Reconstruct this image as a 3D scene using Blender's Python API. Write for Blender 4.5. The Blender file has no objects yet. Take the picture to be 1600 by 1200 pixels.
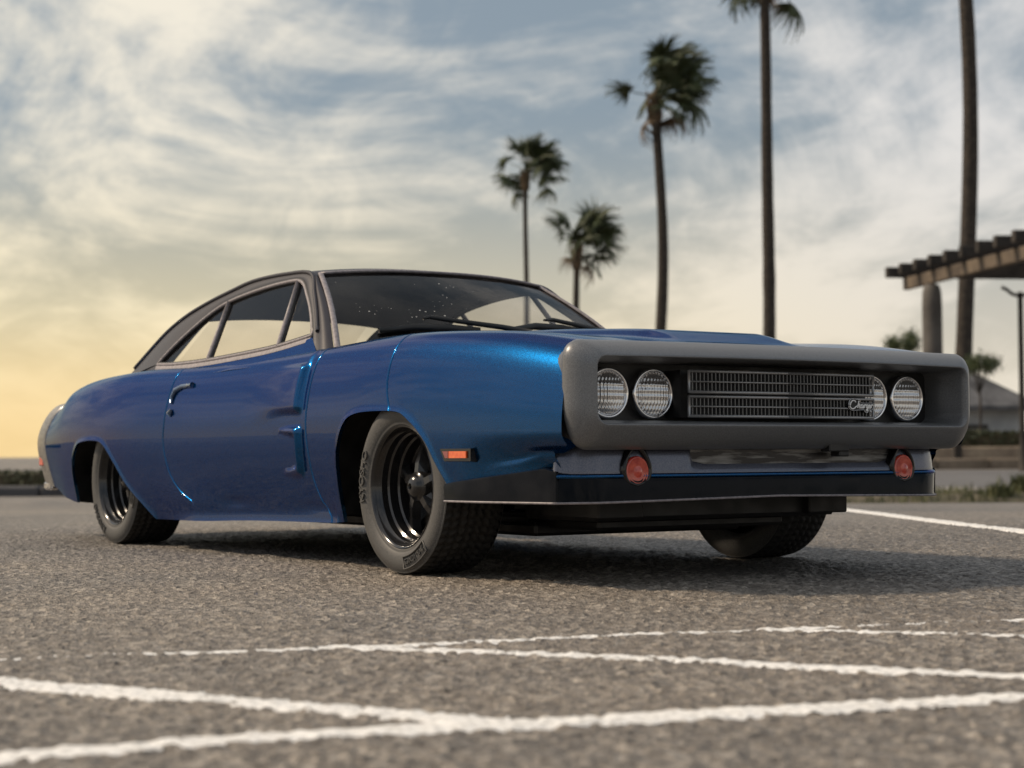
import bpy, math, random
import numpy as np
from mathutils import Vector, Matrix, Euler

# ------------------------------------------------------------------ camera, sky, sun
SC = bpy.context.scene
COL = SC.collection
S = 0.1                                   # the car is a one-tenth scale model
YAW, PITCH, ROLL = 2.5519, 0.0403, -0.0053
CAMP = Vector((0.5718, -0.4271, 0.0447))
FWD = Vector((math.cos(YAW), math.sin(YAW), 0)); RGT = Vector((math.sin(YAW), -math.cos(YAW), 0))

cd = bpy.data.cameras.new('camera'); cam = bpy.data.objects.new('camera', cd); COL.objects.link(cam)
cd.sensor_width = 36.0; cd.lens = 2749.06 / 1600 * 36; cd.clip_start = 0.01; cd.clip_end = 6000
fw3 = Vector((math.cos(YAW) * math.cos(PITCH), math.sin(YAW) * math.cos(PITCH), math.sin(PITCH)))
up3 = RGT.cross(fw3)
r2 = RGT * math.cos(ROLL) + up3 * math.sin(ROLL); u2 = -RGT * math.sin(ROLL) + up3 * math.cos(ROLL)
cam.matrix_world = Matrix(((r2.x, u2.x, -fw3.x, CAMP.x), (r2.y, u2.y, -fw3.y, CAMP.y), (r2.z, u2.z, -fw3.z, CAMP.z), (0, 0, 0, 1)))
cd.dof.use_dof = True; cd.dof.focus_distance = 0.64; cd.dof.aperture_fstop = 33.0
SC.camera = cam

SUN_AZ, SUN_EL = math.radians(225), math.radians(42)
SUND = Vector((math.cos(SUN_AZ) * math.cos(SUN_EL), math.sin(SUN_AZ) * math.cos(SUN_EL), math.sin(SUN_EL)))
sl = bpy.data.lights.new('sun', 'SUN'); sl.energy = 3.0; sl.angle = math.radians(6); sl.color = (1.0, 0.80, 0.58)
so = bpy.data.objects.new('sun', sl); COL.objects.link(so); so.rotation_euler = SUND.to_track_quat('Z', 'Y').to_euler()

W = bpy.data.worlds.new('World'); SC.world = W; W.use_nodes = True
SKY_OFF = (20.1, 1.4, 5)
def build_world():
    nt = W.node_tree; N = nt.nodes; L = nt.links; N.clear()
    def nd(t, **k):
        n = N.new(t)
        for a, b in k.items(): setattr(n, a, b)
        return n
    def m(op, a, b=None, c=None, clamp=False):
        n = nd('ShaderNodeMath', operation=op, use_clamp=clamp)
        for i, v in enumerate((a, b, c)):
            if v is None: continue
            if isinstance(v, (int, float)): n.inputs[i].default_value = v
            else: L.new(v, n.inputs[i])
        return n.outputs[0]
    def mix(f, a, b, bt='MIX'):
        n = nd('ShaderNodeMix', data_type='RGBA', blend_type=bt)
        for s, v in ((n.inputs[0], f), (n.inputs[6], a), (n.inputs[7], b)):
            if isinstance(v, (int, float)): s.default_value = v
            elif isinstance(v, tuple): s.default_value = v + (1,)
            else: L.new(v, s)
        return n.outputs[2]
    out = nd('ShaderNodeOutputWorld'); bg = nd('ShaderNodeBackground'); bg.inputs[1].default_value = 0.10
    sky = nd('ShaderNodeTexSky', sky_type='NISHITA', sun_disc=False, sun_elevation=SUN_EL,
             sun_rotation=math.atan2(SUND.x, SUND.y), air_density=1.3, dust_density=3.0, ozone_density=2.0)
    geo = nd('ShaderNodeTexCoord'); sep = nd('ShaderNodeSeparateXYZ'); L.new(geo.outputs['Generated'], sep.inputs[0])
    x, y, z = sep.outputs
    zz = m('MAXIMUM', z, 0.0)
    den = m('ADD', zz, 0.25)
    # cloud sheet coordinates, turned so the streaks run across the sunset
    def lin(a, b): return m('ADD', m('MULTIPLY', x, a), m('MULTIPLY', y, b))
    U = m('DIVIDE', lin(FWD.x, FWD.y), den); V = m('DIVIDE', lin(RGT.x, RGT.y), den)
    U2 = m('ADD', m('MULTIPLY', U, 1.0), m('MULTIPLY', V, 0.22))
    cmb = nd('ShaderNodeCombineXYZ'); L.new(U2, cmb.inputs[0]); L.new(m('MULTIPLY', V, 1.25), cmb.inputs[1])
    def noise(scale, detail, rough, off, dist=0.0):
        mp = nd('ShaderNodeMapping'); L.new(cmb.outputs[0], mp.inputs[0]); mp.inputs[1].default_value = off
        n = nd('ShaderNodeTexNoise'); L.new(mp.outputs[0], n.inputs['Vector'])
        n.inputs['Scale'].default_value = scale; n.inputs['Detail'].default_value = detail
        n.inputs['Roughness'].default_value = rough; n.inputs['Distortion'].default_value = dist
        return n.outputs[0]
    n1 = noise(1.15, 9, 0.6, SKY_OFF, 0.7); n2 = noise(4.2, 6, 0.6, (7.3, 2.2, 4), 0.6)
    dens = m('ADD', m('MULTIPLY', n1, 0.75), m('MULTIPLY', n2, 0.25))
    mr = nd('ShaderNodeMapRange', interpolation_type='SMOOTHSTEP'); L.new(dens, mr.inputs[0])
    mr.inputs[1].default_value = 0.42; mr.inputs[2].default_value = 0.60
    cloud = mr.outputs[0]
    # towards the sun (horizontally) everything is warmer and brighter
    GLOW = math.radians(176); sd = lin(math.cos(GLOW), math.sin(GLOW))
    warm = nd('ShaderNodeMapRange', interpolation_type='SMOOTHSTEP'); L.new(sd, warm.inputs[0])
    warm.inputs[1].default_value = 0.68; warm.inputs[2].default_value = 1.0
    hz = nd('ShaderNodeMapRange', interpolation_type='SMOOTHSTEP'); L.new(zz, hz.inputs[0])
    hz.inputs[1].default_value = 0.20; hz.inputs[2].default_value = 0.0
    hz2 = nd('ShaderNodeMapRange', interpolation_type='SMOOTHSTEP'); L.new(zz, hz2.inputs[0])
    hz2.inputs[1].default_value = 0.09; hz2.inputs[2].default_value = 0.0
    blue = mix(0.8, sky.outputs[0], (2.1, 2.55, 2.95))
    ccol = mix(warm.outputs[0], (6.8, 6.6, 6.4), (8.3, 7.6, 6.2))
    c1 = mix(m('MULTIPLY', cloud, 0.88), blue, ccol)
    hcol = mix(warm.outputs[0], (7.0, 6.2, 4.9), (8.4, 6.8, 3.6))
    c2 = mix(m('MULTIPLY', hz.outputs[0], 0.8), c1, hcol)
    c3 = mix(m('MULTIPLY', m('MULTIPLY', hz2.outputs[0], warm.outputs[0]), 0.55), c2, (8.0, 5.2, 2.0))
    L.new(c3, bg.inputs[0]); L.new(bg.outputs[0], out.inputs[0])
build_world()
SC.view_settings.view_transform = 'Standard'; SC.view_settings.look = 'None'
SC.view_settings.exposure = 0.28; SC.view_settings.gamma = 1.0
SC.render.engine = 'CYCLES'
SC.cycles.use_denoising = True; SC.cycles.max_bounces = 8; SC.cycles.transparent_max_bounces = 12

# ------------------------------------------------------------------ helpers
rng = np.random.RandomState(7); random.seed(7)
def ss(t): t = np.clip(t, 0, 1); return t * t * (3 - 2 * t)
def spline(xs, ys):
    """natural cubic spline"""
    xs = np.array(xs, float); ys = np.array(ys, float); n = len(xs); h = np.diff(xs)
    A = np.eye(n); r = np.zeros(n)
    for i in range(1, n - 1):
        A[i, i - 1] = h[i - 1]; A[i, i] = 2 * (h[i - 1] + h[i]); A[i, i + 1] = h[i]
        r[i] = 6 * ((ys[i + 1] - ys[i]) / h[i] - (ys[i] - ys[i - 1]) / h[i - 1])
    M = np.linalg.solve(A, r)
    def f(x):
        x = np.asarray(x, float); i = np.clip(np.searchsorted(xs, x) - 1, 0, n - 2); hi = h[i]
        a = (xs[i + 1] - x) / hi; b = (x - xs[i]) / hi
        return a * ys[i] + b * ys[i + 1] + ((a ** 3 - a) * M[i] + (b ** 3 - b) * M[i + 1]) * hi * hi / 6
    return f
def smooth_poly(pts, n=300):
    """Catmull-Rom through points, sampled evenly by index"""
    P = np.array(pts, float); P = np.vstack([2 * P[0] - P[1], P, 2 * P[-1] - P[-2]]); m = len(P) - 3
    t = np.linspace(0, m - 1e-9, n); i = t.astype(int); f = (t - i)[:, None]
    a, b, c, d = P[i], P[i + 1], P[i + 2], P[i + 3]
    return 0.5 * (2 * b + (c - a) * f + (2 * a - 5 * b + 4 * c - d) * f ** 2 + (3 * b - a - 3 * c + d) * f ** 3)

def link(o, parent=None, **props):
    COL.objects.link(o)
    if parent is not None: o.parent = parent
    for k, v in props.items(): o[k] = v
    return o
def mesh_np(name, V, F, smooth=True):
    V = np.asarray(V, np.float32).reshape(-1, 3)
    me = bpy.data.meshes.new(name)
    if isinstance(F, np.ndarray):
        nf, k = F.shape
        me.vertices.add(len(V)); me.vertices.foreach_set('co', V.ravel())
        me.loops.add(nf * k); me.loops.foreach_set('vertex_index', F.astype(np.int32).ravel())
        me.polygons.add(nf); me.polygons.foreach_set('loop_start', np.arange(0, nf * k, k, dtype=np.int32))
        me.update(calc_edges=True); me.validate()
    else:
        me.from_pydata([tuple(map(float, v)) for v in V], [], [tuple(int(i) for i in f) for f in F])
    if smooth: me.polygons.foreach_set('use_smooth', [True] * len(me.polygons))
    me.update()
    return me
def obj(name, V, F, mat, parent=None, smooth=True, scale=S, **props):
    me = mesh_np(name, np.asarray(V, float).reshape(-1, 3) * scale, F, smooth)
    me.materials.append(mat)
    return link(bpy.data.objects.new(name, me), parent, **props)
def grid_faces(nu, nv, closed_u=False, closed_v=False, base=0):
    iu = np.arange(nu if closed_u else nu - 1); iv = np.arange(nv if closed_v else nv - 1)
    a, b = np.meshgrid(iu, iv, indexing='ij'); a2 = (a + 1) % nu; b2 = (b + 1) % nv
    return np.stack([a * nv + b, a2 * nv + b, a2 * nv + b2, a * nv + b2], -1).reshape(-1, 4) + base
class MB:
    """collects shapes into one mesh"""
    def __init__(self): self.V = []; self.F = []; self.n = 0
    def add(self, V, F):
        V = np.asarray(V, float).reshape(-1, 3); self.V.append(V)
        self.F += [tuple(int(i) + self.n for i in f) for f in F]; self.n += len(V); return self
    def box(self, c, d, rot=None, bev=0.0):
        c = np.array(c, float); d = np.array(d, float) / 2; b = min(bev, d.min() * .95)
        if b <= 0:
            V = np.array([[x, y, z] for x in (-1, 1) for y in (-1, 1) for z in (-1, 1)]) * d
            F = [(0, 1, 3, 2), (4, 6, 7, 5), (0, 4, 5, 1), (2, 3, 7, 6), (0, 2, 6, 4), (1, 5, 7, 3)]
        else:
            V = []; idx = {}
            for sx in (-1, 1):
                for sy in (-1, 1):
                    for sz in (-1, 1):
                        for a in range(3):
                            e = d - b; e[a] = d[a]
                            idx[(sx, sy, sz, a)] = len(V); V.append(e * (sx, sy, sz))
            V = np.array(V); F = []
            for a in range(3):
                o1, o2 = [(1, 2), (2, 0), (0, 1)][a]
                for s in (-1, 1):
                    q = []
                    for p1, p2 in ((-1, -1), (1, -1), (1, 1), (-1, 1)):
                        t = [0, 0, 0]; t[a] = s; t[o1] = p1; t[o2] = p2; q.append(idx[(*t, a)])
                    F.append(q if s > 0 else q[::-1])
                for p1 in (-1, 1):
                    for p2 in (-1, 1):
                        t = [0, 0, 0]; t[o1] = p1; t[o2] = p2
                        q = []
                        for s in (-1, 1):
                            t[a] = s
                            pr = [idx[(*t, o1)], idx[(*t, o2)]]; q += pr if s < 0 else pr[::-1]
                        F.append(q)
            for sx in (-1, 1):
                for sy in (-1, 1):
                    for sz in (-1, 1): F.append([idx[(sx, sy, sz, a)] for a in range(3)])
        if rot is not None: V = V @ np.array(rot).T
        return self.add(V + c, F)
    def tube(self, pts, r, k=8, flat=1.0, closed=False, upv=(0, 0, 1)):
        P = np.array(pts, float); n = len(P); r = np.broadcast_to(np.array(r, float), (n,))
        T = np.gradient(P, axis=0) if not closed else (np.roll(P, -1, 0) - np.roll(P, 1, 0))
        T /= np.linalg.norm(T, axis=1)[:, None] + 1e-12
        up = np.array(upv, float); A = np.cross(T, up); bad = np.linalg.norm(A, axis=1) < 1e-3
        A[bad] = np.cross(T[bad], (1, 0, 0)); A /= np.linalg.norm(A, axis=1)[:, None]; B = np.cross(A, T)
        th = np.linspace(0, 2 * np.pi, k, endpoint=False)
        V = P[:, None] + r[:, None, None] * (np.cos(th)[None, :, None] * A[:, None] + flat * np.sin(th)[None, :, None] * B[:, None])
        F = [tuple(f) for f in grid_faces(n, k, closed, True)]
        if not closed: F += [tuple(range(k))[::-1], tuple((n - 1) * k + i for i in range(k))]
        return self.add(V.reshape(-1, 3), F)
    def lathe(self, prof, axis_pt, seg=64, close=False):
        """prof: (radius, offset along +y); axis parallel to y through axis_pt"""
        pr = np.array(prof, float); th = np.linspace(0, 2 * np.pi, seg, endpoint=False)
        V = np.stack([pr[None, :, 0] * np.cos(th)[:, None], np.broadcast_to(pr[None, :, 1], (seg, len(pr))), pr[None, :, 0] * np.sin(th)[:, None]], -1)
        return self.add(V.reshape(-1, 3) + np.array(axis_pt), [tuple(f) for f in grid_faces(seg, len(pr), True, close)])
    def build(self, name, mat, parent=None, smooth=False, scale=S, **props):
        return obj(name, np.vstack(self.V), self.F, mat, parent, smooth, scale, **props)
def sharp_by_angle(o, deg=35):
    me = o.data
    try: me.set_sharp_from_angle(angle=math.radians(deg))
    except Exception: pass
    return o

# ------------------------------------------------------------------ materials
MATS = {}
def mat(name, base=(.5, .5, .5), rough=.5, metal=0.0, coat=0.0, spec=.5, **kw):
    if name in MATS: return MATS[name]
    m_ = bpy.data.materials.new(name); m_.use_nodes = True; MATS[name] = m_
    b = m_.node_tree.nodes['Principled BSDF']
    b.inputs['Base Color'].default_value = (*base, 1); b.inputs['Roughness'].default_value = rough
    b.inputs['Metallic'].default_value = metal; b.inputs['Coat Weight'].default_value = coat
    b.inputs['Coat Roughness'].default_value = kw.get('coat_rough', .03); b.inputs['Specular IOR Level'].default_value = spec
    return m_
def nodes(m_):
    nt = m_.node_tree
    return nt, nt.nodes, nt.links, nt.nodes['Principled BSDF']
def vary(m_, scale, c0, c1, detail=5, rough_rng=None, bump=0.0, bump_scale=None, lo=.35, hi=.65, dist=0.001):
    """noise-driven colour, roughness and fine relief"""
    nt, N, L, b = nodes(m_)
    tc = N.new('ShaderNodeTexCoord')
    n = N.new('ShaderNodeTexNoise'); n.inputs['Scale'].default_value = scale; n.inputs['Detail'].default_value = detail
    L.new(tc.outputs['Object'], n.inputs['Vector'])
    mr = N.new('ShaderNodeMapRange'); L.new(n.outputs[0], mr.inputs[0]); mr.inputs[1].default_value = lo; mr.inputs[2].default_value = hi
    mx = N.new('ShaderNodeMix'); mx.data_type = 'RGBA'; L.new(mr.outputs[0], mx.inputs[0])
    mx.inputs[6].default_value = (*c0, 1); mx.inputs[7].default_value = (*c1, 1); L.new(mx.outputs[2], b.inputs['Base Color'])
    if rough_rng:
        r = N.new('ShaderNodeMapRange'); L.new(n.outputs[0], r.inputs[0]); r.inputs[1].default_value = lo; r.inputs[2].default_value = hi
        r.inputs[3].default_value, r.inputs[4].default_value = rough_rng; L.new(r.outputs[0], b.inputs['Roughness'])
    if bump:
        n2 = N.new('ShaderNodeTexNoise'); n2.inputs['Scale'].default_value = bump_scale or scale * 6; n2.inputs['Detail'].default_value = 3
        L.new(tc.outputs['Object'], n2.inputs['Vector'])
        bp = N.new('ShaderNodeBump'); bp.inputs['Strength'].default_value = bump; bp.inputs['Distance'].default_value = dist
        L.new(n2.outputs[0], bp.inputs['Height']); L.new(bp.outputs[0], b.inputs['Normal'])
    return m_
M_BLUE = mat('blue_metallic_paint', (.001, .062, .185), .26, .98, .48, coat_rough=.010)
M_BLUE.node_tree.nodes['Principled BSDF'].inputs['Specular Tint'].default_value = (.01, .34, .62, 1)
vary(M_BLUE, 4200, (.0005, .038, .112), (.0015, .084, .245), 2, (.18, .32), lo=.3, hi=.7)
M_ROOF = vary(mat('dark_roof_paint', (.02, .02, .026), .5, 0, .1, .3, coat_rough=.3), 3000, (.018, .018, .026), (.034, .032, .042), 3, (.42, .6))
M_RING = vary(mat('satin_grey_bumper', (.15, .155, .165), .36, .3, .0), 3200, (.115, .12, .128), (.195, .20, .21), 3, (.30, .44), .10, 4200, dist=.0002)
M_TRIM = vary(mat('pale_satin_trim', (.42, .38, .40), .5, .0), 600, (.18, .165, .175), (.27, .245, .26), 2)
M_BLACKG = vary(mat('gloss_black_plastic', (.008, .008, .009), .1, 0, 0, .45), 90, (.004, .004, .005), (.011, .011, .013), 6, (.05, .28), lo=.4, hi=.75)
M_SPLIT = vary(mat('black_splitter_plastic', (.004, .004, .005), .15, 0, 0, .12), 90, (.002, .002, .003), (.008, .008, .010), 6, (.08, .3), lo=.4, hi=.75)
M_BLACK = vary(mat('matt_black_plastic', (.010, .010, .011), .55), 120, (.007, .007, .008), (.016, .016, .016), 4, (.42, .65))
M_TYRE = vary(mat('tyre_rubber', (.06, .06, .06), .6), 2200, (.04, .04, .04), (.095, .094, .092), 4, (.5, .72), .15, 4500, dist=.0002)
M_TREAD = vary(mat('tread_rubber', (.012, .012, .012), .7), 300, (.009, .009, .009), (.02, .019, .018), 4, (.6, .8))
M_RIM = mat('gloss_black_rim', (.030, .030, .032), .2, .55, .4)
M_CHROME = mat('chrome', (.72, .72, .74), .10, 1.0)
M_CHROME2 = vary(mat('worn_chrome', (.6, .6, .62), .2, 1.0), 300, (.45, .45, .47), (.75, .75, .77), 3, (.1, .3))
M_AMBER = vary(mat('amber_lens', (.75, .12, .02), .25, 0, .8), 500, (.70, .09, .015), (.85, .17, .03), 2)
M_DRED = mat('dark_red_lens', (.22, .03, .035), .2, 0, .8)
M_RED = vary(mat('red_lens', (.55, .05, .03), .22, 0, .8), 400, (.45, .035, .025), (.65, .09, .05), 2)
M_GREYPANEL = vary(mat('grey_tail_panel', (.25, .24, .23), .35, .5), 500, (.20, .19, .185), (.30, .29, .27), 3)
M_VAL = vary(mat('greyed_blue_valance', (.12, .13, .17), .34, .6, .4, coat_rough=.1), 3000, (.075, .085, .125), (.15, .16, .20), 3, (.28, .42))
M_DECAL = vary(mat('worn_grey_decal', (.11, .11, .11), .4, .3), 260, (.035, .035, .037), (.30, .30, .295), 8, (.25, .6), lo=.50, hi=.68)
_nt, _N, _L, _b = nodes(M_DECAL); _mp = _N.new('ShaderNodeMapping'); _mp.inputs['Scale'].default_value = (1, .22, 2.2)
_tc = [n for n in _N if n.type == 'TEX_COORD'][0]; _ns = [n for n in _N if n.type == 'TEX_NOISE'][0]; _L.new(_tc.outputs['Object'], _mp.inputs[0]); _L.new(_mp.outputs[0], _ns.inputs['Vector'])
def glass_mat():
    m_ = bpy.data.materials.new('smoked_window'); m_.use_nodes = True
    nt = m_.node_tree; N = nt.nodes; L = nt.links; N.clear()
    o = N.new('ShaderNodeOutputMaterial'); mx = N.new('ShaderNodeMixShader'); t = N.new('ShaderNodeBsdfTransparent')
    gl = N.new('ShaderNodeBsdfGlossy'); lw = N.new('ShaderNodeLayerWeight'); lw.inputs[0].default_value = .5
    pw = N.new('ShaderNodeMath'); pw.operation = 'POWER'; L.new(lw.outputs['Facing'], pw.inputs[0]); pw.inputs[1].default_value = 5.0
    fr = N.new('ShaderNodeMath'); fr.operation = 'MULTIPLY_ADD'; L.new(pw.outputs[0], fr.inputs[0]); fr.inputs[1].default_value = .6; fr.inputs[2].default_value = .035
    t.inputs[0].default_value = (.90, .89, .88, 1); gl.inputs['Roughness'].default_value = .03
    tc = N.new('ShaderNodeTexCoord'); n = N.new('ShaderNodeTexNoise'); n.inputs['Scale'].default_value = 55; n.inputs['Detail'].default_value = 3
    L.new(tc.outputs['Object'], n.inputs['Vector'])
    bp = N.new('ShaderNodeBump'); bp.inputs['Strength'].default_value = .12; bp.inputs['Distance'].default_value = .002
    L.new(n.outputs[0], bp.inputs['Height']); L.new(bp.outputs[0], gl.inputs['Normal'])
    L.new(fr.outputs[0], mx.inputs[0]); L.new(t.outputs[0], mx.inputs[1]); L.new(gl.outputs[0], mx.inputs[2]); L.new(mx.outputs[0], o.inputs[0])
    return m_
M_GLASS = glass_mat()
def dusty_glass():
    m_ = M_GLASS.copy(); m_.name = 'dusty_windscreen'; nt = m_.node_tree; N = nt.nodes; L = nt.links
    o = [n for n in N if n.type == 'OUTPUT_MATERIAL'][0]; src = o.inputs[0].links[0].from_socket
    [n for n in N if n.type == 'BSDF_TRANSPARENT'][0].inputs[0].default_value = (.72, .72, .73, 1)
    tc = N.new('ShaderNodeTexCoord'); vo = N.new('ShaderNodeTexVoronoi'); vo.inputs['Scale'].default_value = 330; L.new(tc.outputs['Object'], vo.inputs['Vector'])
    ns = N.new('ShaderNodeTexNoise'); ns.inputs['Scale'].default_value = 60; ns.inputs['Detail'].default_value = 3; L.new(tc.outputs['Object'], ns.inputs['Vector'])
    th = N.new('ShaderNodeMapRange'); L.new(ns.outputs[0], th.inputs[0]); th.inputs[1].default_value = .48; th.inputs[2].default_value = .75; th.inputs[3].default_value = 0; th.inputs[4].default_value = .22
    lt = N.new('ShaderNodeMath'); lt.operation = 'LESS_THAN'; L.new(vo.outputs['Distance'], lt.inputs[0]); L.new(th.outputs[0], lt.inputs[1])
    ml = N.new('ShaderNodeMath'); ml.operation = 'MULTIPLY'; L.new(lt.outputs[0], ml.inputs[0]); ml.inputs[1].default_value = .7
    df = N.new('ShaderNodeBsdfDiffuse'); df.inputs[0].default_value = (.6, .6, .58, 1); mx = N.new('ShaderNodeMixShader')
    L.new(ml.outputs[0], mx.inputs[0]); L.new(src, mx.inputs[1]); L.new(df.outputs[0], mx.inputs[2]); L.new(mx.outputs[0], o.inputs[0])
    return m_
M_WSGLASS = dusty_glass()

def asphalt_mat():
    m_ = mat('asphalt', (.07, .068, .065), .8); nt, N, L, b = nodes(m_)
    tc = N.new('ShaderNodeTexCoord')
    def noise(sc, det, ro=.55):
        n = N.new('ShaderNodeTexNoise'); n.inputs['Scale'].default_value = sc; n.inputs['Detail'].default_value = det; n.inputs['Roughness'].default_value = ro
        L.new(tc.outputs['Object'], n.inputs['Vector']); return n
    def ramp(src, pts):
        r = N.new('ShaderNodeValToRGB'); L.new(src, r.inputs[0]); e = r.color_ramp.elements
        while len(e) < len(pts): e.new(.5)
        for q, (p, c) in zip(e, pts): q.position = p; q.color = (*c, 1)
        return r.outputs[0]
    def mix(f, a, c, bt='MIX'):
        x = N.new('ShaderNodeMix'); x.data_type = 'RGBA'; x.blend_type = bt
        if isinstance(f, float): x.inputs[0].default_value = f
        else: L.new(f, x.inputs[0])
        L.new(a, x.inputs[6]); L.new(c, x.inputs[7]); return x.outputs[2]
    vo = N.new('ShaderNodeTexVoronoi'); vo.inputs['Scale'].default_value = 400; L.new(tc.outputs['Object'], vo.inputs['Vector'])
    sepc = N.new('ShaderNodeSeparateColor'); L.new(vo.outputs['Color'], sepc.inputs[0])
    stones = ramp(sepc.outputs[0], [(0, (.02, .02, .02)), (.3, (.075, .07, .066)), (.7, (.21, .195, .178)), (1, (.55, .52, .475))])
    big = noise(5.5, 6); patch = ramp(big.outputs[0], [(.3, (.085, .080, .076)), (.5, (.18, .158, .134)), (.7, (.31, .25, .19))])
    fine = noise(1500, 3); fr = ramp(fine.outputs[0], [(.34, (.015, .015, .015)), (.66, (.36, .35, .335))])
    vs = N.new('ShaderNodeTexVoronoi'); vs.inputs['Scale'].default_value = 900; L.new(tc.outputs['Object'], vs.inputs['Vector'])
    s2 = N.new('ShaderNodeSeparateColor'); L.new(vs.outputs['Color'], s2.inputs[0]); grit = ramp(s2.outputs[1], [(0, (.008, .008, .008)), (.22, (.02, .02, .02)), (.3, (.17, .16, .145)), (.85, (.24, .225, .205)), (1, (.6, .57, .52))])
    c = mix(.35, stones, patch); c = mix(.35, c, grit); c = mix(.15, c, fr)
    gl = noise(2.1, 5, .65); g2 = ramp(gl.outputs[0], [(.32, (.62, .62, .64)), (.5, (.98, .95, .92)), (.68, (1.25, 1.16, 1.05))])
    c = mix(1.0, c, g2, 'MULTIPLY'); L.new(c, b.inputs['Base Color'])
    rr = N.new('ShaderNodeMapRange'); L.new(fine.outputs[0], rr.inputs[0]); rr.inputs[3].default_value = .36; rr.inputs[4].default_value = .75
    L.new(rr.outputs[0], b.inputs['Roughness'])
    ad = N.new('ShaderNodeMath'); ad.operation = 'ADD'; L.new(vo.outputs['Distance'], ad.inputs[0]); L.new(fine.outputs[0], ad.inputs[1])
    bp = N.new('ShaderNodeBump'); bp.inputs['Strength'].default_value = 1.0; bp.inputs['Distance'].default_value = .0010
    L.new(ad.outputs[0], bp.inputs['Height']); L.new(bp.outputs[0], b.inputs['Normal'])
    return m_
M_ASPH = asphalt_mat()
M_PAINTLINE = vary(mat('white_road_paint', (.72, .72, .71), .65), 700, (.42, .42, .41), (.80, .80, .79), 6, (.55, .8), .5, 1800, lo=.3, hi=.55, dist=.0005)

# ------------------------------------------------------------------ ground
def lattice(seed, n=256): return np.random.RandomState(seed).rand(n, n)
LAT = [lattice(i) for i in range(6)]
def vnoise(x, y, cell, k):
    T = LAT[k]; n = T.shape[0]; x = x / cell + 37.3; y = y / cell + 11.7
    i = np.floor(x).astype(int); j = np.floor(y).astype(int); a = ss(x - i); c = ss(y - j)
    t = lambda p, q: T[p % n, q % n]
    return (t(i, j) * (1 - a) + t(i + 1, j) * a) * (1 - c) + (t(i, j + 1) * (1 - a) + t(i + 1, j + 1) * a) * c
def pebbles(x, y, cell):
    gx = x / cell; gy = y / cell; i0 = np.floor(gx).astype(int); j0 = np.floor(gy).astype(int); best = np.zeros_like(x)
    n = 256
    for di in (-1, 0, 1):
        for dj in (-1, 0, 1):
            i = (i0 + di); j = (j0 + dj); jx = LAT[0][i % n, j % n]; jy = LAT[1][i % n, j % n]; hh = LAT[2][i % n, j % n]
            d2 = (gx - i - .15 - .7 * jx) ** 2 + (gy - j - .15 - .7 * jy) ** 2
            best = np.maximum(best, np.clip(1 - d2 * 2.2, 0, 1) ** .5 * (.25 + .75 * hh))
    return best
def to_uv(x, y): return (x - CAMP.x) * FWD.x + (y - CAMP.y) * FWD.y, (x - CAMP.x) * RGT.x + (y - CAMP.y) * RGT.y
def from_uv(u, v): return CAMP.x + FWD.x * u + RGT.x * v, CAMP.y + FWD.y * u + RGT.y * v
def slope(u, v):
    """the lot is flat under the car, then falls gently towards the street"""
    t = np.clip((u - 1.25) / 6.6, 0, 1)
    z = -.215 * (t ** 1.25)
    z = z + .05 * ss((u - 7.9) / .5) * 1.0
    return z + .10 * ss((u - 20.5) / 3)
def micro(x, y, u, v):
    m_ = ss((u - .12) / .04) * (1 - ss((u - 1.0) / .25)) * (1 - ss((np.abs(v) - .40 * np.maximum(u, .4) - .03) / .06))
    return m_ * (.00105 * (pebbles(x, y, .0024) - .5) + .0005 * (pebbles(x + 3, y - 2, .0047) - .4) + .0008 * (vnoise(x, y, .02, 3) - .5))
def ground_z(x, y):
    u, v = to_uv(x, y)
    return slope(u, v) + micro(x, y, u, v)
def build_ground():
    us = [.10]
    while us[-1] < 1.25: us.append(us[-1] + max(.0007, .0021 * us[-1] ** 1.0 * .9))
    st = .004
    while us[-1] < 4000: us.append(us[-1] + st); st *= 1.13 if us[-1] > 9.5 else (1.06 if st < .05 else 1.0)
    un = [.10]; st = .004
    while un[-1] > -4000: un.append(un[-1] - st); st *= 1.4
    us = np.array(un[:0:-1] + us)
    vs = list(np.arange(-.34, .345, .00105)); st = .003
    a = [vs[-1]]
    while a[-1] < 4000: a.append(a[-1] + st); st *= 1.25
    b_ = [vs[0]]; st = .003
    while b_[-1] > -4000: b_.append(b_[-1] - st); st *= 1.25
    vs = np.array(b_[:0:-1] + vs + a[1:])
    U, Vv = np.meshgrid(us, vs, indexing='ij'); X, Y = from_uv(U, Vv)
    Z = ground_z(X.ravel(), Y.ravel())
    V = np.stack([X.ravel(), Y.ravel(), Z], 1)
    F = grid_faces(len(us), len(vs))[:, ::-1]
    return obj('parking_lot', V, F, M_ASPH, None, True, 1.0, kind='structure', label='grey brown asphalt of the parking lot')
build_ground()

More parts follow.
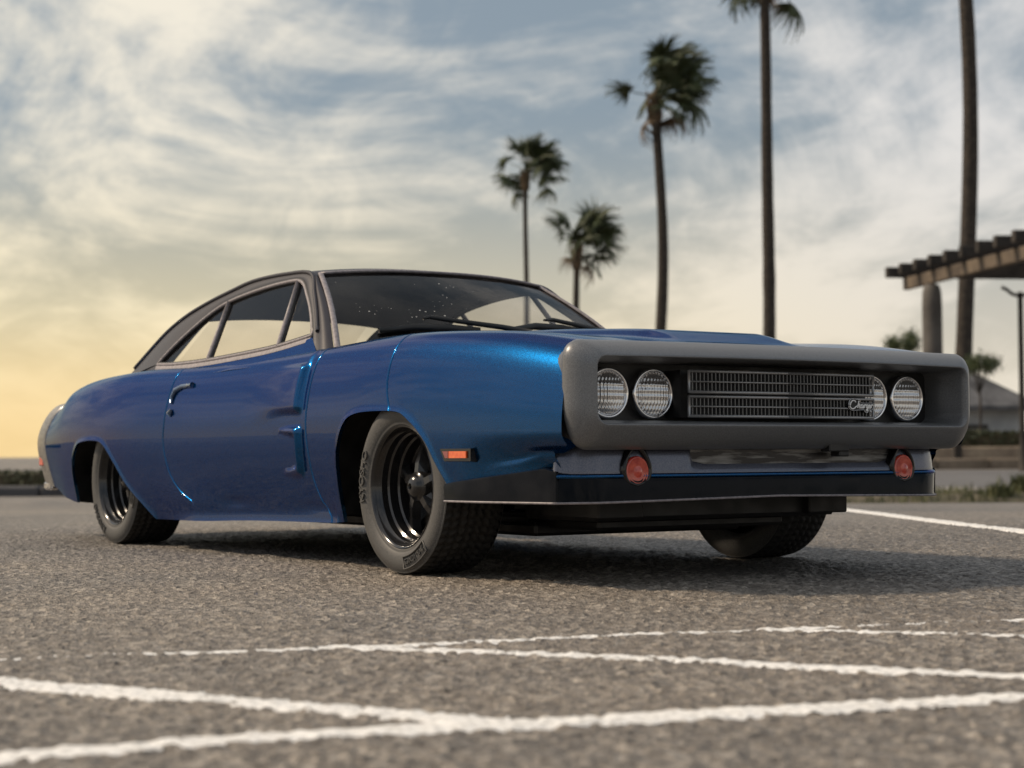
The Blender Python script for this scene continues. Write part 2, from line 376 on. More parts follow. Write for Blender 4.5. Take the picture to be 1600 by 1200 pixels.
def paint_line(pts, width, label, lift=.00022, wear=.5, seed=1):
    """a stripe of road paint following the stones; tall stones poke through where it is worn"""
    P = np.array(pts, float) * S; seg = np.linalg.norm(np.diff(P, axis=0), axis=1); tot = seg.sum(); cum = np.concatenate([[0], np.cumsum(seg)])
    step = .0011 if tot < 3 else .004
    s = np.arange(0, tot, step); w = np.linspace(-.5, .5, max(6, int(width / .0010))) * width
    cx = np.interp(s, cum, P[:, 0]); cy = np.interp(s, cum, P[:, 1]); tx = np.gradient(cx); ty = np.gradient(cy); l = np.hypot(tx, ty); nx, ny = -ty / l, tx / l
    X = cx[:, None] + nx[:, None] * w; Y = cy[:, None] + ny[:, None] * w; x = X.ravel(); y = Y.ravel()
    u, v = to_uv(x, y); mz = micro(x, y, u, v)
    edge = np.abs(np.broadcast_to(w, X.shape).ravel()) / (width / 2)
    thin = vnoise(x, y, .011, 4) * .6 + vnoise(x, y, .0035, 5) * .4
    z = slope(u, v) + mz * .62 + lift + .00012 * (1 - thin * 2 * wear) - .0011 * np.clip(edge + .5 * vnoise(x, y, .0016, 2) + .25 * vnoise(x, y, .012, 1) - 1.12, 0, 1) * 3
    obj('painted_line', np.stack([x, y, z], 1), grid_faces(*X.shape)[:, ::-1], M_PAINTLINE, None, True, 1.0, kind='structure', label=label)
def ext(a, b, t): return (a[0] + (b[0] - a[0]) * t, a[1] + (b[1] - a[1]) * t)
A0, A1 = (2.21, -3.16), (3.27, -2.64)
paint_line([ext(A1, A0, 3.2), A0, (2.80, -2.88), (3.30, -2.625)], .0118, 'white painted line running from the left into the wedge of two stripes')
paint_line([(2.95, -4.4), (3.1, -3.44), (3.16, -3.05), (3.27, -2.64), (3.4, -2.19), (3.55, -1.7), (3.85, -.7)], .0108, 'nearest white painted line crossing the asphalt', lift=.00026)
paint_line([(2.02, -2.33), (2.09, -2.28), (2.66, -1.89), (3.36, -1.47), (4.0, -1.05)], .0090, 'white painted line slanting away from the middle stripe')
paint_line([(1.62, -3.6), (1.82, -3.04), (2.07, -2.27), (2.23, -1.56), (2.55, -.51), (2.9, .7)], .0055, 'thin worn white painted line', lift=.00005, wear=.9)
paint_line([(2.30, -1.23), (2.46, -1.12), (2.84, -.85), (3.5, -.38)], .0068, 'short white painted line branching off the worn stripe', lift=.0001)
def line_spot(px, py):          # where the far bay line lies on the sloping lot
    u = np.linspace(.6, 8, 4000); k = int(np.argmax(CAMP.z - slope(u, 0) - (py - 711) / 2749.06 * u < 0)); return from_uv(u[k], (px - 800) / 2749.06 * u[k])
paint_line([tuple(c / S for c in line_spot(px, 796 + (px - 1290) * .129)) for px in (1262, 1290, 1340, 1400, 1500, 1600, 1700, 1850)], .016, 'long white bay line running off behind the grey bumper', lift=.0006)

# ------------------------------------------------------------------ the model car (units: metres of the full-size car, times S)
CAR = link(bpy.data.objects.new('model_car', None), None, category='model car',
           label='blue radio controlled model muscle car with grey loop bumper and four round headlights')
CAR.location = (-1.5 * S, 0, 0); CAR.empty_display_size = .05
def P_(o):                                 # parent keeping car coordinates
    o.parent = CAR; o.location = o.location - CAR.location; return o
def part(name, V, F, m_, smooth=True, parent=None, **props):
    o = obj(name, V, F, m_, None, smooth, S, **props)
    if parent is None: return P_(o)
    o.parent = parent; o.matrix_parent_inverse = Matrix.Identity(4); o.location = -(parent.location + CAR.location)
    return o
def mbpart(mb, name, m_, smooth=False, parent=None, **props): return part(name, np.vstack(mb.V), mb.F, m_, smooth, parent, **props)

XS = [-4.2, -3.9, -3.5, -3.0, -2.6, -2.2, -1.7, -1.2, -.8, -.4, 0, .35, .7, 1.02]
f_ym = spline(XS, [.880, .918, .955, .976, .968, .948, .934, .930, .938, .958, .975, .975, .965, .945])
f_zs = spline(XS, [.728, .785, .838, .862, .870, .864, .866, .874, .884, .897, .900, .884, .857, .812])
f_zc = spline(XS, [.735, .80, .852, .875, .885, .885, .888, .892, .90, .908, .903, .886, .861, .814])
ARCH_F = smooth_poly([(-.507, .10), (-.505, .25), (-.50, .36), (-.486, .458), (-.43, .556), (-.351, .603), (-.188, .617), (.031, .606), (.147, .566), (.242, .497), (.304, .416), (.365, .343), (.40, .30)], 400)
ARCH_R = smooth_poly([(-3.527, .10), (-3.525, .25), (-3.52, .376), (-3.48, .452), (-3.412, .503), (-3.335, .525), (-3.174, .534), (-3.035, .528), (-2.972, .509), (-2.918, .477), (-2.828, .405), (-2.749, .330), (-2.663, .270), (-2.553, .205), (-2.43, .13)], 400)
def zclip(x):
    base = np.interp(x, [-4.25, -4.05, -3.9, -3.6, -3.52, -2.5, -2.43, -.5, -.4, .30, .365, .8, .97, 1.1], [.30, .27, .24, .205, .20, .14, .142, .182, .18, .33, .345, .385, .402, .402])
    f = np.where((x > -.507) & (x < .40), np.interp(x, ARCH_F[:, 0], ARCH_F[:, 1]), 0)
    r = np.where((x > -3.527) & (x < -2.43), np.interp(x, ARCH_R[:, 0], ARCH_R[:, 1]), 0)
    return np.maximum(base, np.maximum(f, r))
NC = 11; DEG = 3
KN = np.concatenate([[0] * DEG, np.linspace(0, 1, NC - DEG + 1), [1] * DEG])
GREV = np.array([KN[i + 1:i + 1 + DEG].mean() for i in range(NC)]); TE = GREV[7]
def basis(T):
    T = np.clip(T, 0, 1 - 1e-9)
    B = [((T >= KN[i]) & (T < KN[i + 1])).astype(float) for i in range(len(KN) - 1)]
    for d in range(1, DEG + 1):
        nb = []
        for i in range(len(KN) - d - 1):
            a = (T - KN[i]) / (KN[i + d] - KN[i]) * B[i] if KN[i + d] > KN[i] else 0
            c = (KN[i + d + 1] - T) / (KN[i + d + 1] - KN[i + 1]) * B[i + 1] if KN[i + d + 1] > KN[i + 1] else 0
            nb.append(a + c)
        B = nb
    return np.stack(np.broadcast_arrays(*B), -1)
def controls(x):
    ym, zs, zc = f_ym(x), f_zs(x), f_zc(x); o = np.zeros_like(x)
    tail = ss((-3.4 - x) / .8); k = zs - .5
    z3 = .5 + .42 * k; z4 = .5 + .80 * k
    front = ss((x + .9) / .8)                       # fender tops are rounder than the door shoulders
    c = [(ym - .075, o + .06), (ym - .032, o + .22), (ym - .002, o + .38), (ym + .014, .47 + .30 * (z3 - .47)), (ym + .006, z3), (ym - .022, z4),
         (ym - .070 - .02 * front, zs + .012), (ym - .15 - .03 * front, zs + .020), (o + .45, zc + .004), (o + .2, zc + .006), (o, zc + .006)]
    return np.stack([np.stack(np.broadcast_arrays(a, b), -1) for a, b in c], 1)      # nx, NC, 2
SEAM_R = smooth_poly([(-2.215, 1.0), (-2.218, .86), (-2.235, .70), (-2.25, .54), (-2.235, .44), (-2.193, .351), (-2.11, .285), (-2.03, .252), (-1.99, .235), (-1.98, .15)], 200)
SEAM_F = smooth_poly([(-.755, 1.0), (-.760, .88), (-.775, .70), (-.775, .56), (-.755, .42), (-.735, .34), (-.69, .26), (-.645, .215), (-.625, .185), (-.62, .15)], 200)
SEAM_C = smooth_poly([(-.078, 1.0), (-.073, .893), (-.070, .80), (-.064, .718), (-.045, .66), (-.016, .607), (.0, .58)], 100)
def seam_x(sm, z): i = np.argsort(sm[:, 1]); return np.interp(z, sm[i, 1], sm[i, 0])
def shear(x, z):
    d = np.zeros_like(z)
    for sm, x0, rl, rr in ((SEAM_R, -2.24, .19, .9), (SEAM_F, -.765, .5, .25), (SEAM_C, -.068, .2, .2)):
        d = d + (seam_x(sm, z) - x0) * (1 - ss(np.abs(x - x0) / np.where(x < x0, rl, rr)))
    d = d - .105 * ss((x - .72) / .30) * ss((.478 - z) / .02)
    tl = ss((-3.70 - x) / .42)
    q = z - .55; r_ = np.sqrt(q * q + .004); d = d + tl * (.34 * (q + r_) + .19 * (r_ - q) - .02)
    return d
SEAMS_X = [-2.24, -.765, -.068]
def columns():
    x = list(np.arange(-4.13, 1.052, .0095))
    for a in (-.5065, -3.5265): x += list(np.linspace(a - .003, a + .03, 14))
    for s_ in SEAMS_X: x = [q for q in x if abs(q - s_) > .013] + [s_ + d for d in (-.013, -.009, -.006, -.003, 0, .003, .006, .009, .013)]
    x = np.unique(np.round(np.array(x), 5)); keep = np.concatenate([[True], np.diff(x) > .0008]); return x[keep]
XC = columns(); NR = 92
def features(x, z, y, xc):
    """raised door vents, panel gaps, wheel arch lips: outward offset of the skin"""
    d = np.zeros_like(z)
    # upper vent: proud at its front edge, fading rearwards into the door
    ramp = np.clip((x + 1.45) / .6, 0, 1) ** 2
    e = lambda t, w: ss(t / w + .5)
    zl = .632 + .02 * np.clip((-.84 - x) / .3, 0, 1) + .10 * np.clip((-1.1 - x) / .9, 0, 1)
    tf = ss((-.95 - x) / .6)
    up = .85 * ramp * e(-.832 - x, .04) * e(z - .634 + .03 * tf, .03 + .16 * tf) * (1 - .75 * e(z - .828, .03))
    d += .032 * up
    # lower vent: a bracket-shaped ridge with two horns tapering to the rear
    def ridge(x0, z0, x1, z1, r0, r1):
        dx, dz = x1 - x0, z1 - z0; t = np.clip(((x - x0) * dx + (z - z0) * dz) / (dx * dx + dz * dz), 0, 1)
        dist = np.hypot(x - x0 - t * dx, z - z0 - t * dz); r = r0 + (r1 - r0) * t
        return np.clip(r / .022, 0, 1) * (1 - ss((dist - r * .35) / (r * .9 + 1e-4)))
    lo = np.maximum(np.maximum(ridge(-.842, .550, -.842, .388, .019, .019), ridge(-.85, .548, -1.03, .556, .021, .005)), ridge(-.85, .386, -1.02, .374, .019, .005))
    d += .026 * lo
    for sx in SEAMS_X:
        zlim = .607 if sx > -.5 else (.235 if sx < -2 else .10)
        q = np.exp(-((xc - sx) / .0036) ** 2) * (z > zlim)
        d -= .007 * q
    q = np.exp(-((z - np.interp(x, [-2.0, -.7], [.247, .238])) / .0045) ** 2) * ((x > -2.02) & (x < -.66)); d -= .008 * q
    xz = np.stack([x.ravel(), z.ravel()], 1)
    for A in (ARCH_F, ARCH_R):
        A2 = smooth_poly(A[::8], 1500); best = np.full(len(xz), 9.0); sel = (xz[:, 0] > A[:, 0].min() - .15) & (xz[:, 0] < A[:, 0].max() + .15)
        if sel.any():
            best[sel] = np.min(np.hypot(xz[sel, 0][:, None] - A2[None, :, 0], xz[sel, 1][:, None] - A2[None, :, 1]), axis=1)
        d += (.006 * np.exp(-(best / .014) ** 2)).reshape(z.shape)
    d -= .075 * ss((x - .42) / .56) * ss((.52 - z) / .12)      # the lower nose tapers in plan
    # sill: a small outward foot along the rocker, and a soft crease over the splitter
    d += .014 * np.exp(-((z - zclip(xc)) / .02) ** 2) * ss((xc + 2.40) / .15) * ss((-.53 - xc) / .15)
    d += .014 * e(z - (zclip(xc) + .045), -.02) * ss((xc - .55) / .25)
    return d
def build_shell():
    cz = zclip(XC); C = controls(XC)
    tt = np.linspace(0, TE, 1500); Bt = basis(tt); zt = np.einsum('tk,xk->xt', Bt, C[:, :, 1])
    t0 = np.array([np.interp(cz[i], np.maximum.accumulate(zt[i]), tt) for i in range(len(XC))])
    sgrid = np.linspace(0, 1, NR)
    T = t0[:, None] + (TE - t0)[:, None] * sgrid[None]
    Bm = basis(T); Y = np.einsum('xtk,xk->xt', Bm, C[:, :, 0]); Z = np.einsum('xtk,xk->xt', Bm, C[:, :, 1])
    xc = np.broadcast_to(XC[:, None], Z.shape)
    X = xc + shear(xc, Z)
    Y = Y + features(X, Z, Y, xc)
    return X, Y, Z
BX, BY, BZ = build_shell()
i_r, i_f = int(np.argmin(np.abs(XC + 2.24))), int(np.argmin(np.abs(XC + .765)))
def side_part(name, i0, i1, sgn):
    X, Y, Z = BX[i0:i1 + 1], BY[i0:i1 + 1], BZ[i0:i1 + 1]; n = X.shape[0]
    V = np.stack([X, sgn * Y, Z], -1).reshape(-1, 3); F = grid_faces(n, NR)
    # turned-in flange along the lower edge gives the shell a visible thickness
    xb, yb, zb = X[:, 0], Y[:, 0], Z[:, 0]
    fl = np.stack([np.stack([xb, sgn * yb, zb], -1), np.stack([xb, sgn * (yb - .006), zb + .001], -1), np.stack([xb, sgn * (yb - .016), zb + .002], -1)], 1).reshape(-1, 3)
    F2 = grid_faces(n, 3)[:, ::-1] + len(V)
    V = np.vstack([V, fl]); F = np.vstack([F, F2])
    if sgn > 0: F = F[:, ::-1]
    return part(name, V, F, M_BLUE)
PANELS = {}
for sgn in (-1, 1):
    PANELS['q', sgn] = side_part('rear_quarter_panel', 0, i_r, sgn)
    PANELS['d', sgn] = side_part('door', i_r, i_f, sgn)
    PANELS['f', sgn] = side_part('front_fender', i_f, len(XC) - 1, sgn)
def top_part(name, x0, x1, bulge):
    xs = np.unique(np.concatenate([np.arange(x0, x1, .016), [x1]])); nt_ = 40; C = controls(xs)
    T = np.linspace(TE, 1, nt_); Bm = basis(T)
    Y = np.einsum('tk,xk->xt', Bm, C[:, :, 0]); Z = np.einsum('tk,xk->xt', Bm, C[:, :, 1]); X = np.broadcast_to(xs[:, None], Y.shape).copy()
    X = X + shear(X, Z)
    if bulge:
        w = np.interp(X, [-.7, .9], [.36, .30])
        b = 1 - ss((np.abs(Y) - w + .05) / .10)
        Z = Z + .034 * b * ss((X + .75) / .25) * (1 - ss((X - .62) / .26))
        Z = Z - .012 * np.exp(-((np.abs(Y) - .775) / .006) ** 2)
    full = np.concatenate([np.stack([X, Y, Z], -1), np.stack([X, -Y, Z], -1)[:, -2::-1]], 1)
    return part(name, full.reshape(-1, 3), grid_faces(len(xs), full.shape[1])[:, ::-1], M_BLUE)
HOOD = top_part('hood', -.70, 1.055, True)
DECK = top_part('boot_lid', -4.13, -3.25, False)

# ---- greenhouse
def taper(x): return .14 * ss((-2.5 - x) / 1.1)
def gy(x, z): return .83 - (z - .90) * .56 - taper(x)
OUT = smooth_poly([(-.86, .868), (-.925, .935), (-1.06, 1.055), (-1.20, 1.165), (-1.345, 1.268), (-1.60, 1.290), (-1.95, 1.287), (-2.19, 1.252), (-2.40, 1.212), (-2.62, 1.155), (-2.84, 1.085), (-3.02, 1.005), (-3.19, .925), (-3.34, .855)], 261)
WIN = smooth_poly([(-1.005, .962), (-1.12, 1.06), (-1.26, 1.155), (-1.41, 1.236), (-1.60, 1.246), (-1.876, 1.230), (-2.138, 1.197), (-2.29, 1.150), (-2.431, 1.078), (-2.56, .995), (-2.66, .918)], 261)
BELT = smooth_poly([(-1.005, .962), (-1.303, .932), (-1.588, .917), (-2.021, .903), (-2.40, .902), (-2.66, .912)], 120)
def side_panel(sgn):
    k = 7; f = np.linspace(0, 1, k)
    A = OUT[:, None] * (1 - f[None, :, None]) + WIN[:, None] * f[None, :, None]
    y = gy(A[..., 0], A[..., 1]) + .010 * np.sin(np.pi * f)[None]
    V = np.stack([A[..., 0], sgn * y, A[..., 1]], -1); F = grid_faces(len(OUT), k)
    if sgn < 0: F = F[:, ::-1]
    mb_V = [V.reshape(-1, 3)]; mb_F = [F]; n = V.reshape(-1, 3).shape[0]
    # strip between the glass and the door shoulder
    b = BELT; lowz = np.interp(b[:, 0], [-3.3, -2.66, -2.0, -1.3, -1.0, -.9], [.86, .875, .872, .88, .895, .905])
    mz = b[:, 1] - .026; row = lambda off, zz: np.stack([b[:, 0], sgn * (gy(b[:, 0], b[:, 1]) + off), zz], -1)
    V2 = np.stack([row(0, b[:, 1]), row(.014, b[:, 1] - .009), row(.020, mz)], 1).reshape(-1, 3)
    V4 = np.stack([row(.017, mz + .004), row(.024, mz - .01), row(.062, np.minimum(lowz, mz - .012) - .035)], 1).reshape(-1, 3)
    F2 = grid_faces(len(b), 3); F2 = F2 if sgn < 0 else F2[:, ::-1]
    # sail panel foot, down to the quarter panel
    xs = np.linspace(-2.60, -3.36, 60); zt = np.interp(-xs, [2.60, 2.66, 3.36], [.92, .925, .86]); zt = np.minimum(zt, np.interp(-xs, -OUT[::-1, 0][::-1], OUT[:, 1]))
    V3 = np.stack([np.stack([xs, sgn * gy(xs, zt), zt], -1), np.stack([xs, sgn * (gy(xs, zt) + .05), zt * 0 + .80], -1)], 1).reshape(-1, 3)
    F3 = grid_faces(60, 2); F3 = F3 if sgn < 0 else F3[:, ::-1]
    part('roof_side', np.vstack([V.reshape(-1, 3), V3]), np.vstack([F, F3 + n]), M_ROOF)
    part('belt_moulding', V2, F2, M_TRIM); part('belt_panel', V4, F2, M_BLUE)
    # fill behind the quarter window tip
    poly = [(-2.66, .918), (-3.34, .855), (-3.34, .84), (-2.6, .86), (-2.6, .905)]
    part('sail_panel_base', [(x, sgn * (gy(x, z) - .002), z) for x, z in poly], [tuple(range(5))[::sgn]], M_ROOF, False)
for sgn in (-1, 1):
    side_panel(sgn)
    q = [(-1.03, .945), (-.985, .953), (-.86, .875), (-.80, .84), (-1.03, .84)]
    part('pillar_foot', [(x, sgn * (gy(x, z) + .010 - .0 * z), z) for x, z in q], [tuple(range(5))[::sgn]], M_BLUE, False)
def roof():
    top = OUT[80:]                                  # from the windscreen corner back
    xs, zr = top[:, 0], top[:, 1]; yr = gy(xs, zr); k = 31; f = np.linspace(-1, 1, k)
    crown = np.interp(-xs, [1.34, 1.7, 2.2, 2.8, 3.3], [.026, .050, .058, .05, .02])
    bow = np.interp(-xs, [1.34, 1.6, 2.0], [.085, .04, 0])
    af = np.abs(f)[None]
    Z = zr[:, None] + crown[:, None] * (1 - af ** 2.6)
    X = xs[:, None] + bow[:, None] * (1 - af ** 2); Y = yr[:, None] * f[None]
    # tunnelled rear window: behind the roof the middle drops between the two sail panels
    F = grid_faces(len(xs), k); i0 = int(np.argmin(np.abs(xs + 2.74))); fi, fj = F[:, 0] // k, F[:, 0] % k
    cut = (fi >= i0) & (fj >= 4) & (fj < k - 5); F = F[~cut]; V = np.stack([X, Y, Z], -1).reshape(-1, 3)
    # inner faces of the sail panels beside the sunken rear window
    for j, fl in ((4, 1), (k - 5, -1)):
        b = len(V); q = V.reshape(-1, 3)[[i * k + j for i in range(i0, len(xs))]]; zw = np.minimum(q[:, 2] - .002, np.interp(-q[:, 0], [2.74, 3.34], [1.19, .86]))
        V = np.vstack([V, q, np.stack([q[:, 0], q[:, 1], zw], -1)]); m_ = len(q); G = np.array([(b + i, b + i + 1, b + m_ + i + 1, b + m_ + i) for i in range(m_ - 1)])
        F = np.vstack([F, G[:, ::fl]])
    return part('roof', V, F, M_ROOF)
roof()
part('rear_window', [(-2.745, -.46, 1.19), (-2.745, .46, 1.19), (-3.34, .50, .868), (-3.34, -.50, .868)], [(0, 1, 2, 3)], M_GLASS, False)

def ws_pt(a, b):
    """windscreen: a across -1..1, b up 0..1"""
    x0 = -.80 + .17 * (1 - a * a); x1 = -1.335 + .088 * (1 - a * a)
    y0, y1 = .805, .602; z0 = .892; z1 = 1.268 + .026 * (1 - np.abs(a) ** 2.6)
    bow = .020 * np.sin(np.pi * b)
    return np.stack(np.broadcast_arrays(x0 + (x1 - x0) * b + bow, a * (y0 + (y1 - y0) * b), z0 + (z1 - z0) * b + bow * .7), -1)
a_, b_ = np.meshgrid(np.linspace(-1, 1, 41), np.linspace(0, 1, 21), indexing='ij')
WS = part('windscreen', ws_pt(a_, b_).reshape(-1, 3), grid_faces(41, 21), M_WSGLASS)
def ws_trim():
    # bright frame round the windscreen: a flat strip standing slightly proud
    mb = MB(); loop = [(-.985, t) for t in np.linspace(0, .985, 25)] + [(t, .985) for t in np.linspace(-.985, .985, 41)] + [(.985, t) for t in np.linspace(.985, 0, 25)]
    pts = np.array([ws_pt(np.array(a), np.array(b)) for a, b in loop]) + np.array([.006, 0, .004])
    mb.tube(pts, .013, 8, .55)
    return mbpart(mb, 'windscreen_trim', M_TRIM, True)
ws_trim()
for sgn in (-1, 1):     # dark A-pillar skin between windscreen and side glass
    t = np.linspace(0, 1, 40); ed = ws_pt(np.full(40, float(sgn)), t)
    o = np.stack([np.interp(t, np.linspace(0, 1, 81), OUT[:81, 0]), np.zeros(40), np.interp(t, np.linspace(0, 1, 81), OUT[:81, 1])], -1); o[:, 1] = sgn * gy(o[:, 0], o[:, 2])
    mid = (ed + o) / 2 + np.array([.012, sgn * .012, .004])
    V = np.stack([ed, (ed + mid) / 2 + np.array([.003, sgn * .003, 0]), mid, (mid + o) / 2 + np.array([.002, sgn * .003, 0]), o], 1); F = grid_faces(40, 5)
    part('a_pillar', V.reshape(-1, 3), F if sgn < 0 else F[:, ::-1], M_ROOF)
def pane(name, poly, sgn):
    V = [(x, sgn * (gy(x, z) - .006), z) for x, z in poly]
    return part(name, V, [tuple(range(len(poly)))[::-1 if sgn > 0 else 1]], M_GLASS, False)
D1b, D1t = (-2.021, .904), (-2.138, 1.197); D2b, D2t = (-1.303, .932), (-1.448, 1.240)
wtop = lambda xa, xb: [tuple(p) for p in WIN[::3] if xb < p[0] < xa]
for sgn in (-1, 1):
    pane('quarter_window', [D1t] + wtop(-2.138, -2.655) + [(-2.655, .914), (-2.4, .902), D1b], sgn)
    pane('door_window', [D2t] + wtop(-1.448, -2.138) + [D1t, D1b, (-1.588, .917), D2b], sgn)
    pane('vent_window', [(-1.012, .962)] + wtop(-1.012, -1.448) + [D2t, D2b], sgn)
    on = lambda P, off=.004: [(x, sgn * (gy(x, z) + off), z) for x, z in P]
    mb = MB(); loop = [tuple(p) for p in WIN[::4]] + [tuple(p) for p in BELT[::-3]]
    mb.tube(on(loop), .0085, 8, closed=True); mbpart(mb, 'side_window_frame', M_TRIM, True)
    mb = MB(); mb.tube(on(loop, -.004), .0145, 6, closed=True); mbpart(mb, 'window_rubber_seal', M_BLACK, True)
    for (p0, p1) in ((D1b, D1t), (D2b, D2t)):
        mb = MB(); mb.tube(on([p0, p1]), .0105, 8); mbpart(mb, 'window_divider', M_TRIM, True)
        mb = MB(); mb.tube(on([p0, p1], -.006), .017, 6, .5); mbpart(mb, 'divider_seal', M_BLACK, True)
    mb = MB(); mb.tube(on([tuple(p) for p in OUT[28:242:3]], .006), .010, 6); mbpart(mb, 'drip_rail', M_ROOF, True)
# scuttle under the windscreen
k = 31; f = np.linspace(-1, 1, k)
p0 = ws_pt(f, np.full(k, .04)); p1 = np.stack([np.full(k, -.60) + .0 * f, f * .80, np.interp(np.abs(f), [0, .5, 1], [.912, .908, .90])], -1)
part('cowl', np.stack([p0, (p0 + p1) / 2 - np.array([0, 0, .01]), p1], 1).reshape(-1, 3), grid_faces(k, 3), M_BLACK)
def wiper(arm, blade):
    up = np.array([.022, 0, .014]); P = lambda L_, k: [ws_pt(np.array(a), np.array(b)) + up * k for a, b in L_]
    mb = MB(); mb.tube(P(arm, 1.5), [.014, .013, .011, .010, .006][:len(arm)], 6); w = mbpart(mb, 'wiper', M_BLACK, True)
    mb = MB(); mb.tube(P(blade, .55), [.008, .012, .012, .012, .007][:len(blade)], 6, 1.5); mbpart(mb, 'wiper_blade', M_BLACK, True, w)
wiper([(.16, .17), (-.02, .215), (-.325, .272), (-.455, .305), (-.50, .285)], [(-.76, .185), (-.56, .225), (-.35, .225), (-.16, .20)])
wiper([(.92, .245), (.75, .265), (.605, .30), (.44, .34), (.36, .325)], [(.08, .235), (.28, .285), (.5, .285), (.66, .25)])

# ---- nose
def rrect(hw, z0, z1, r, n=10, top_bow=0.0):
    """rounded rectangle loop in (y,z)"""
    pts = []; r = min(r, (z1 - z0) / 2 * .98, hw * .9)
    for cx, cz, a0 in ((hw - r, z1 - r, 0), (-hw + r, z1 - r, 90), (-hw + r, z0 + r, 180), (hw - r, z0 + r, 270)):
        for a in np.linspace(a0, a0 + 90, n): pts.append((cx + r * math.cos(math.radians(a)), cz + r * math.sin(math.radians(a))))
    out = []
    for i, p in enumerate(pts):
        q = pts[(i + 1) % len(pts)]; d = math.hypot(q[0] - p[0], q[1] - p[1]); m_ = max(1, int(d / .06))
        for j in range(m_): out.append((p[0] + (q[0] - p[0]) * j / m_, p[1] + (q[1] - p[1]) * j / m_))
    return out
def resample(loop, n):
    L_ = np.array(loop + [loop[0]]); s = np.concatenate([[0], np.cumsum(np.linalg.norm(np.diff(L_, axis=0), axis=1))]); t = np.linspace(0, s[-1], n, endpoint=False)
    return np.stack([np.interp(t, s, L_[:, 0]), np.interp(t, s, L_[:, 1])], 1)
def bumper_ring():
    prof = [(.92, .90, .50, .79, .05), (1.005, .925, .484, .806, .055), (1.030, .932, .475, .814, .058), (1.034, .940, .466, .822, .06), (1.050, .944, .462, .825, .06), (1.068, .942, .465, .823, .06), (1.086, .933, .477, .815, .057), (1.103, .919, .496, .802, .052), (1.118, .902, .517, .788, .046),
            (1.129, .885, .535, .775, .040), (1.133, .877, .542, .770, .037), (1.133, .872, .545, .767, .035), (1.128, .867, .548, .765, .034), (1.105, .861, .552, .762, .032), (1.070, .854, .557, .758, .030), (1.04, .848, .560, .755, .028), (.99, .846, .562, .753, .026), (.945, .846, .563, .752, .024)]
    n = 320; rings = []
    for x, hw, z0, z1, r in prof:
        L_ = resample(rrect(hw, z0, z1, r), n)
        bowx = .018 * (1 - (L_[:, 0] / .95) ** 2)
        zz = L_[:, 1] + .006 * (1 - (L_[:, 0] / .95) ** 2) * (L_[:, 1] > .65)
        yy = L_[:, 0] * (1 - .030 * ss((.60 - L_[:, 1]) / .14))
        rings.append(np.stack([x + bowx * min(1, max(0, (x - 1.03) / .08)), yy, zz], 1))
    V = np.stack(rings, 0)
    return part('grille_surround', V.reshape(-1, 3), grid_faces(len(prof), n, False, True), M_RING)
RING = bumper_ring()
mb = MB(); mb.box((.935, 0, .66), (.02, 1.70, .215)); mbpart(mb, 'headlight_backing', M_BLACK)
# headlights: chrome bezel, fluted lens
def headlight(yc):
    mb = MB(); th = np.linspace(0, 2 * np.pi, 48, endpoint=False)
    prof = [(.086, -.03), (.088, .0), (.086, .010), (.080, .013), (.075, .008), (.073, -.004)]
    V = np.array([[(.972 + d, yc + r * math.cos(t), .654 + r * math.sin(t)) for (r, d) in prof] for t in th])
    mb.add(V, [tuple(f) for f in grid_faces(48, len(prof), True)])
    hl = mbpart(mb, 'headlight', M_CHROME, True)
    k = 70; g = np.linspace(-1, 1, k); A, B = np.meshgrid(g, g, indexing='ij')
    # square to disc
    U = A * np.sqrt(1 - B * B / 2); Wd = B * np.sqrt(1 - A * A / 2); r2_ = U * U + Wd * Wd
    x = .974 + .014 * (1 - r2_)
    rowi = np.floor((Wd + 1) * 3.5); lean = np.where(rowi < 2, .35, np.where(rowi > 4, -.35, 0)) * (np.abs(Wd) - .4)
    ph = (U + lean) * 17.0
    fl = .0065 * np.abs(np.sin(ph)) + .0007 * np.cos((Wd + 1) * 3.5 * 2 * np.pi)
    x = x + fl * (r2_ < .93)
    V = np.stack([x, yc + U * .0745, .654 + Wd * .0745], -1)
    part('lens', V.reshape(-1, 3), grid_faces(k, k), M_LENS, True, hl)
    return hl
def lens_mat():
    m_ = bpy.data.materials.new('fluted_lens'); m_.use_nodes = True; b = m_.node_tree.nodes['Principled BSDF']
    b.inputs['Base Color'].default_value = (.62, .62, .63, 1); b.inputs['Metallic'].default_value = .85; b.inputs['Roughness'].default_value = .13
    b.inputs['Coat Weight'].default_value = .6; b.inputs['Coat Roughness'].default_value = .02
    return m_
M_LENS = lens_mat()
for yc in (-.712, -.518, .518, .712): headlight(yc)
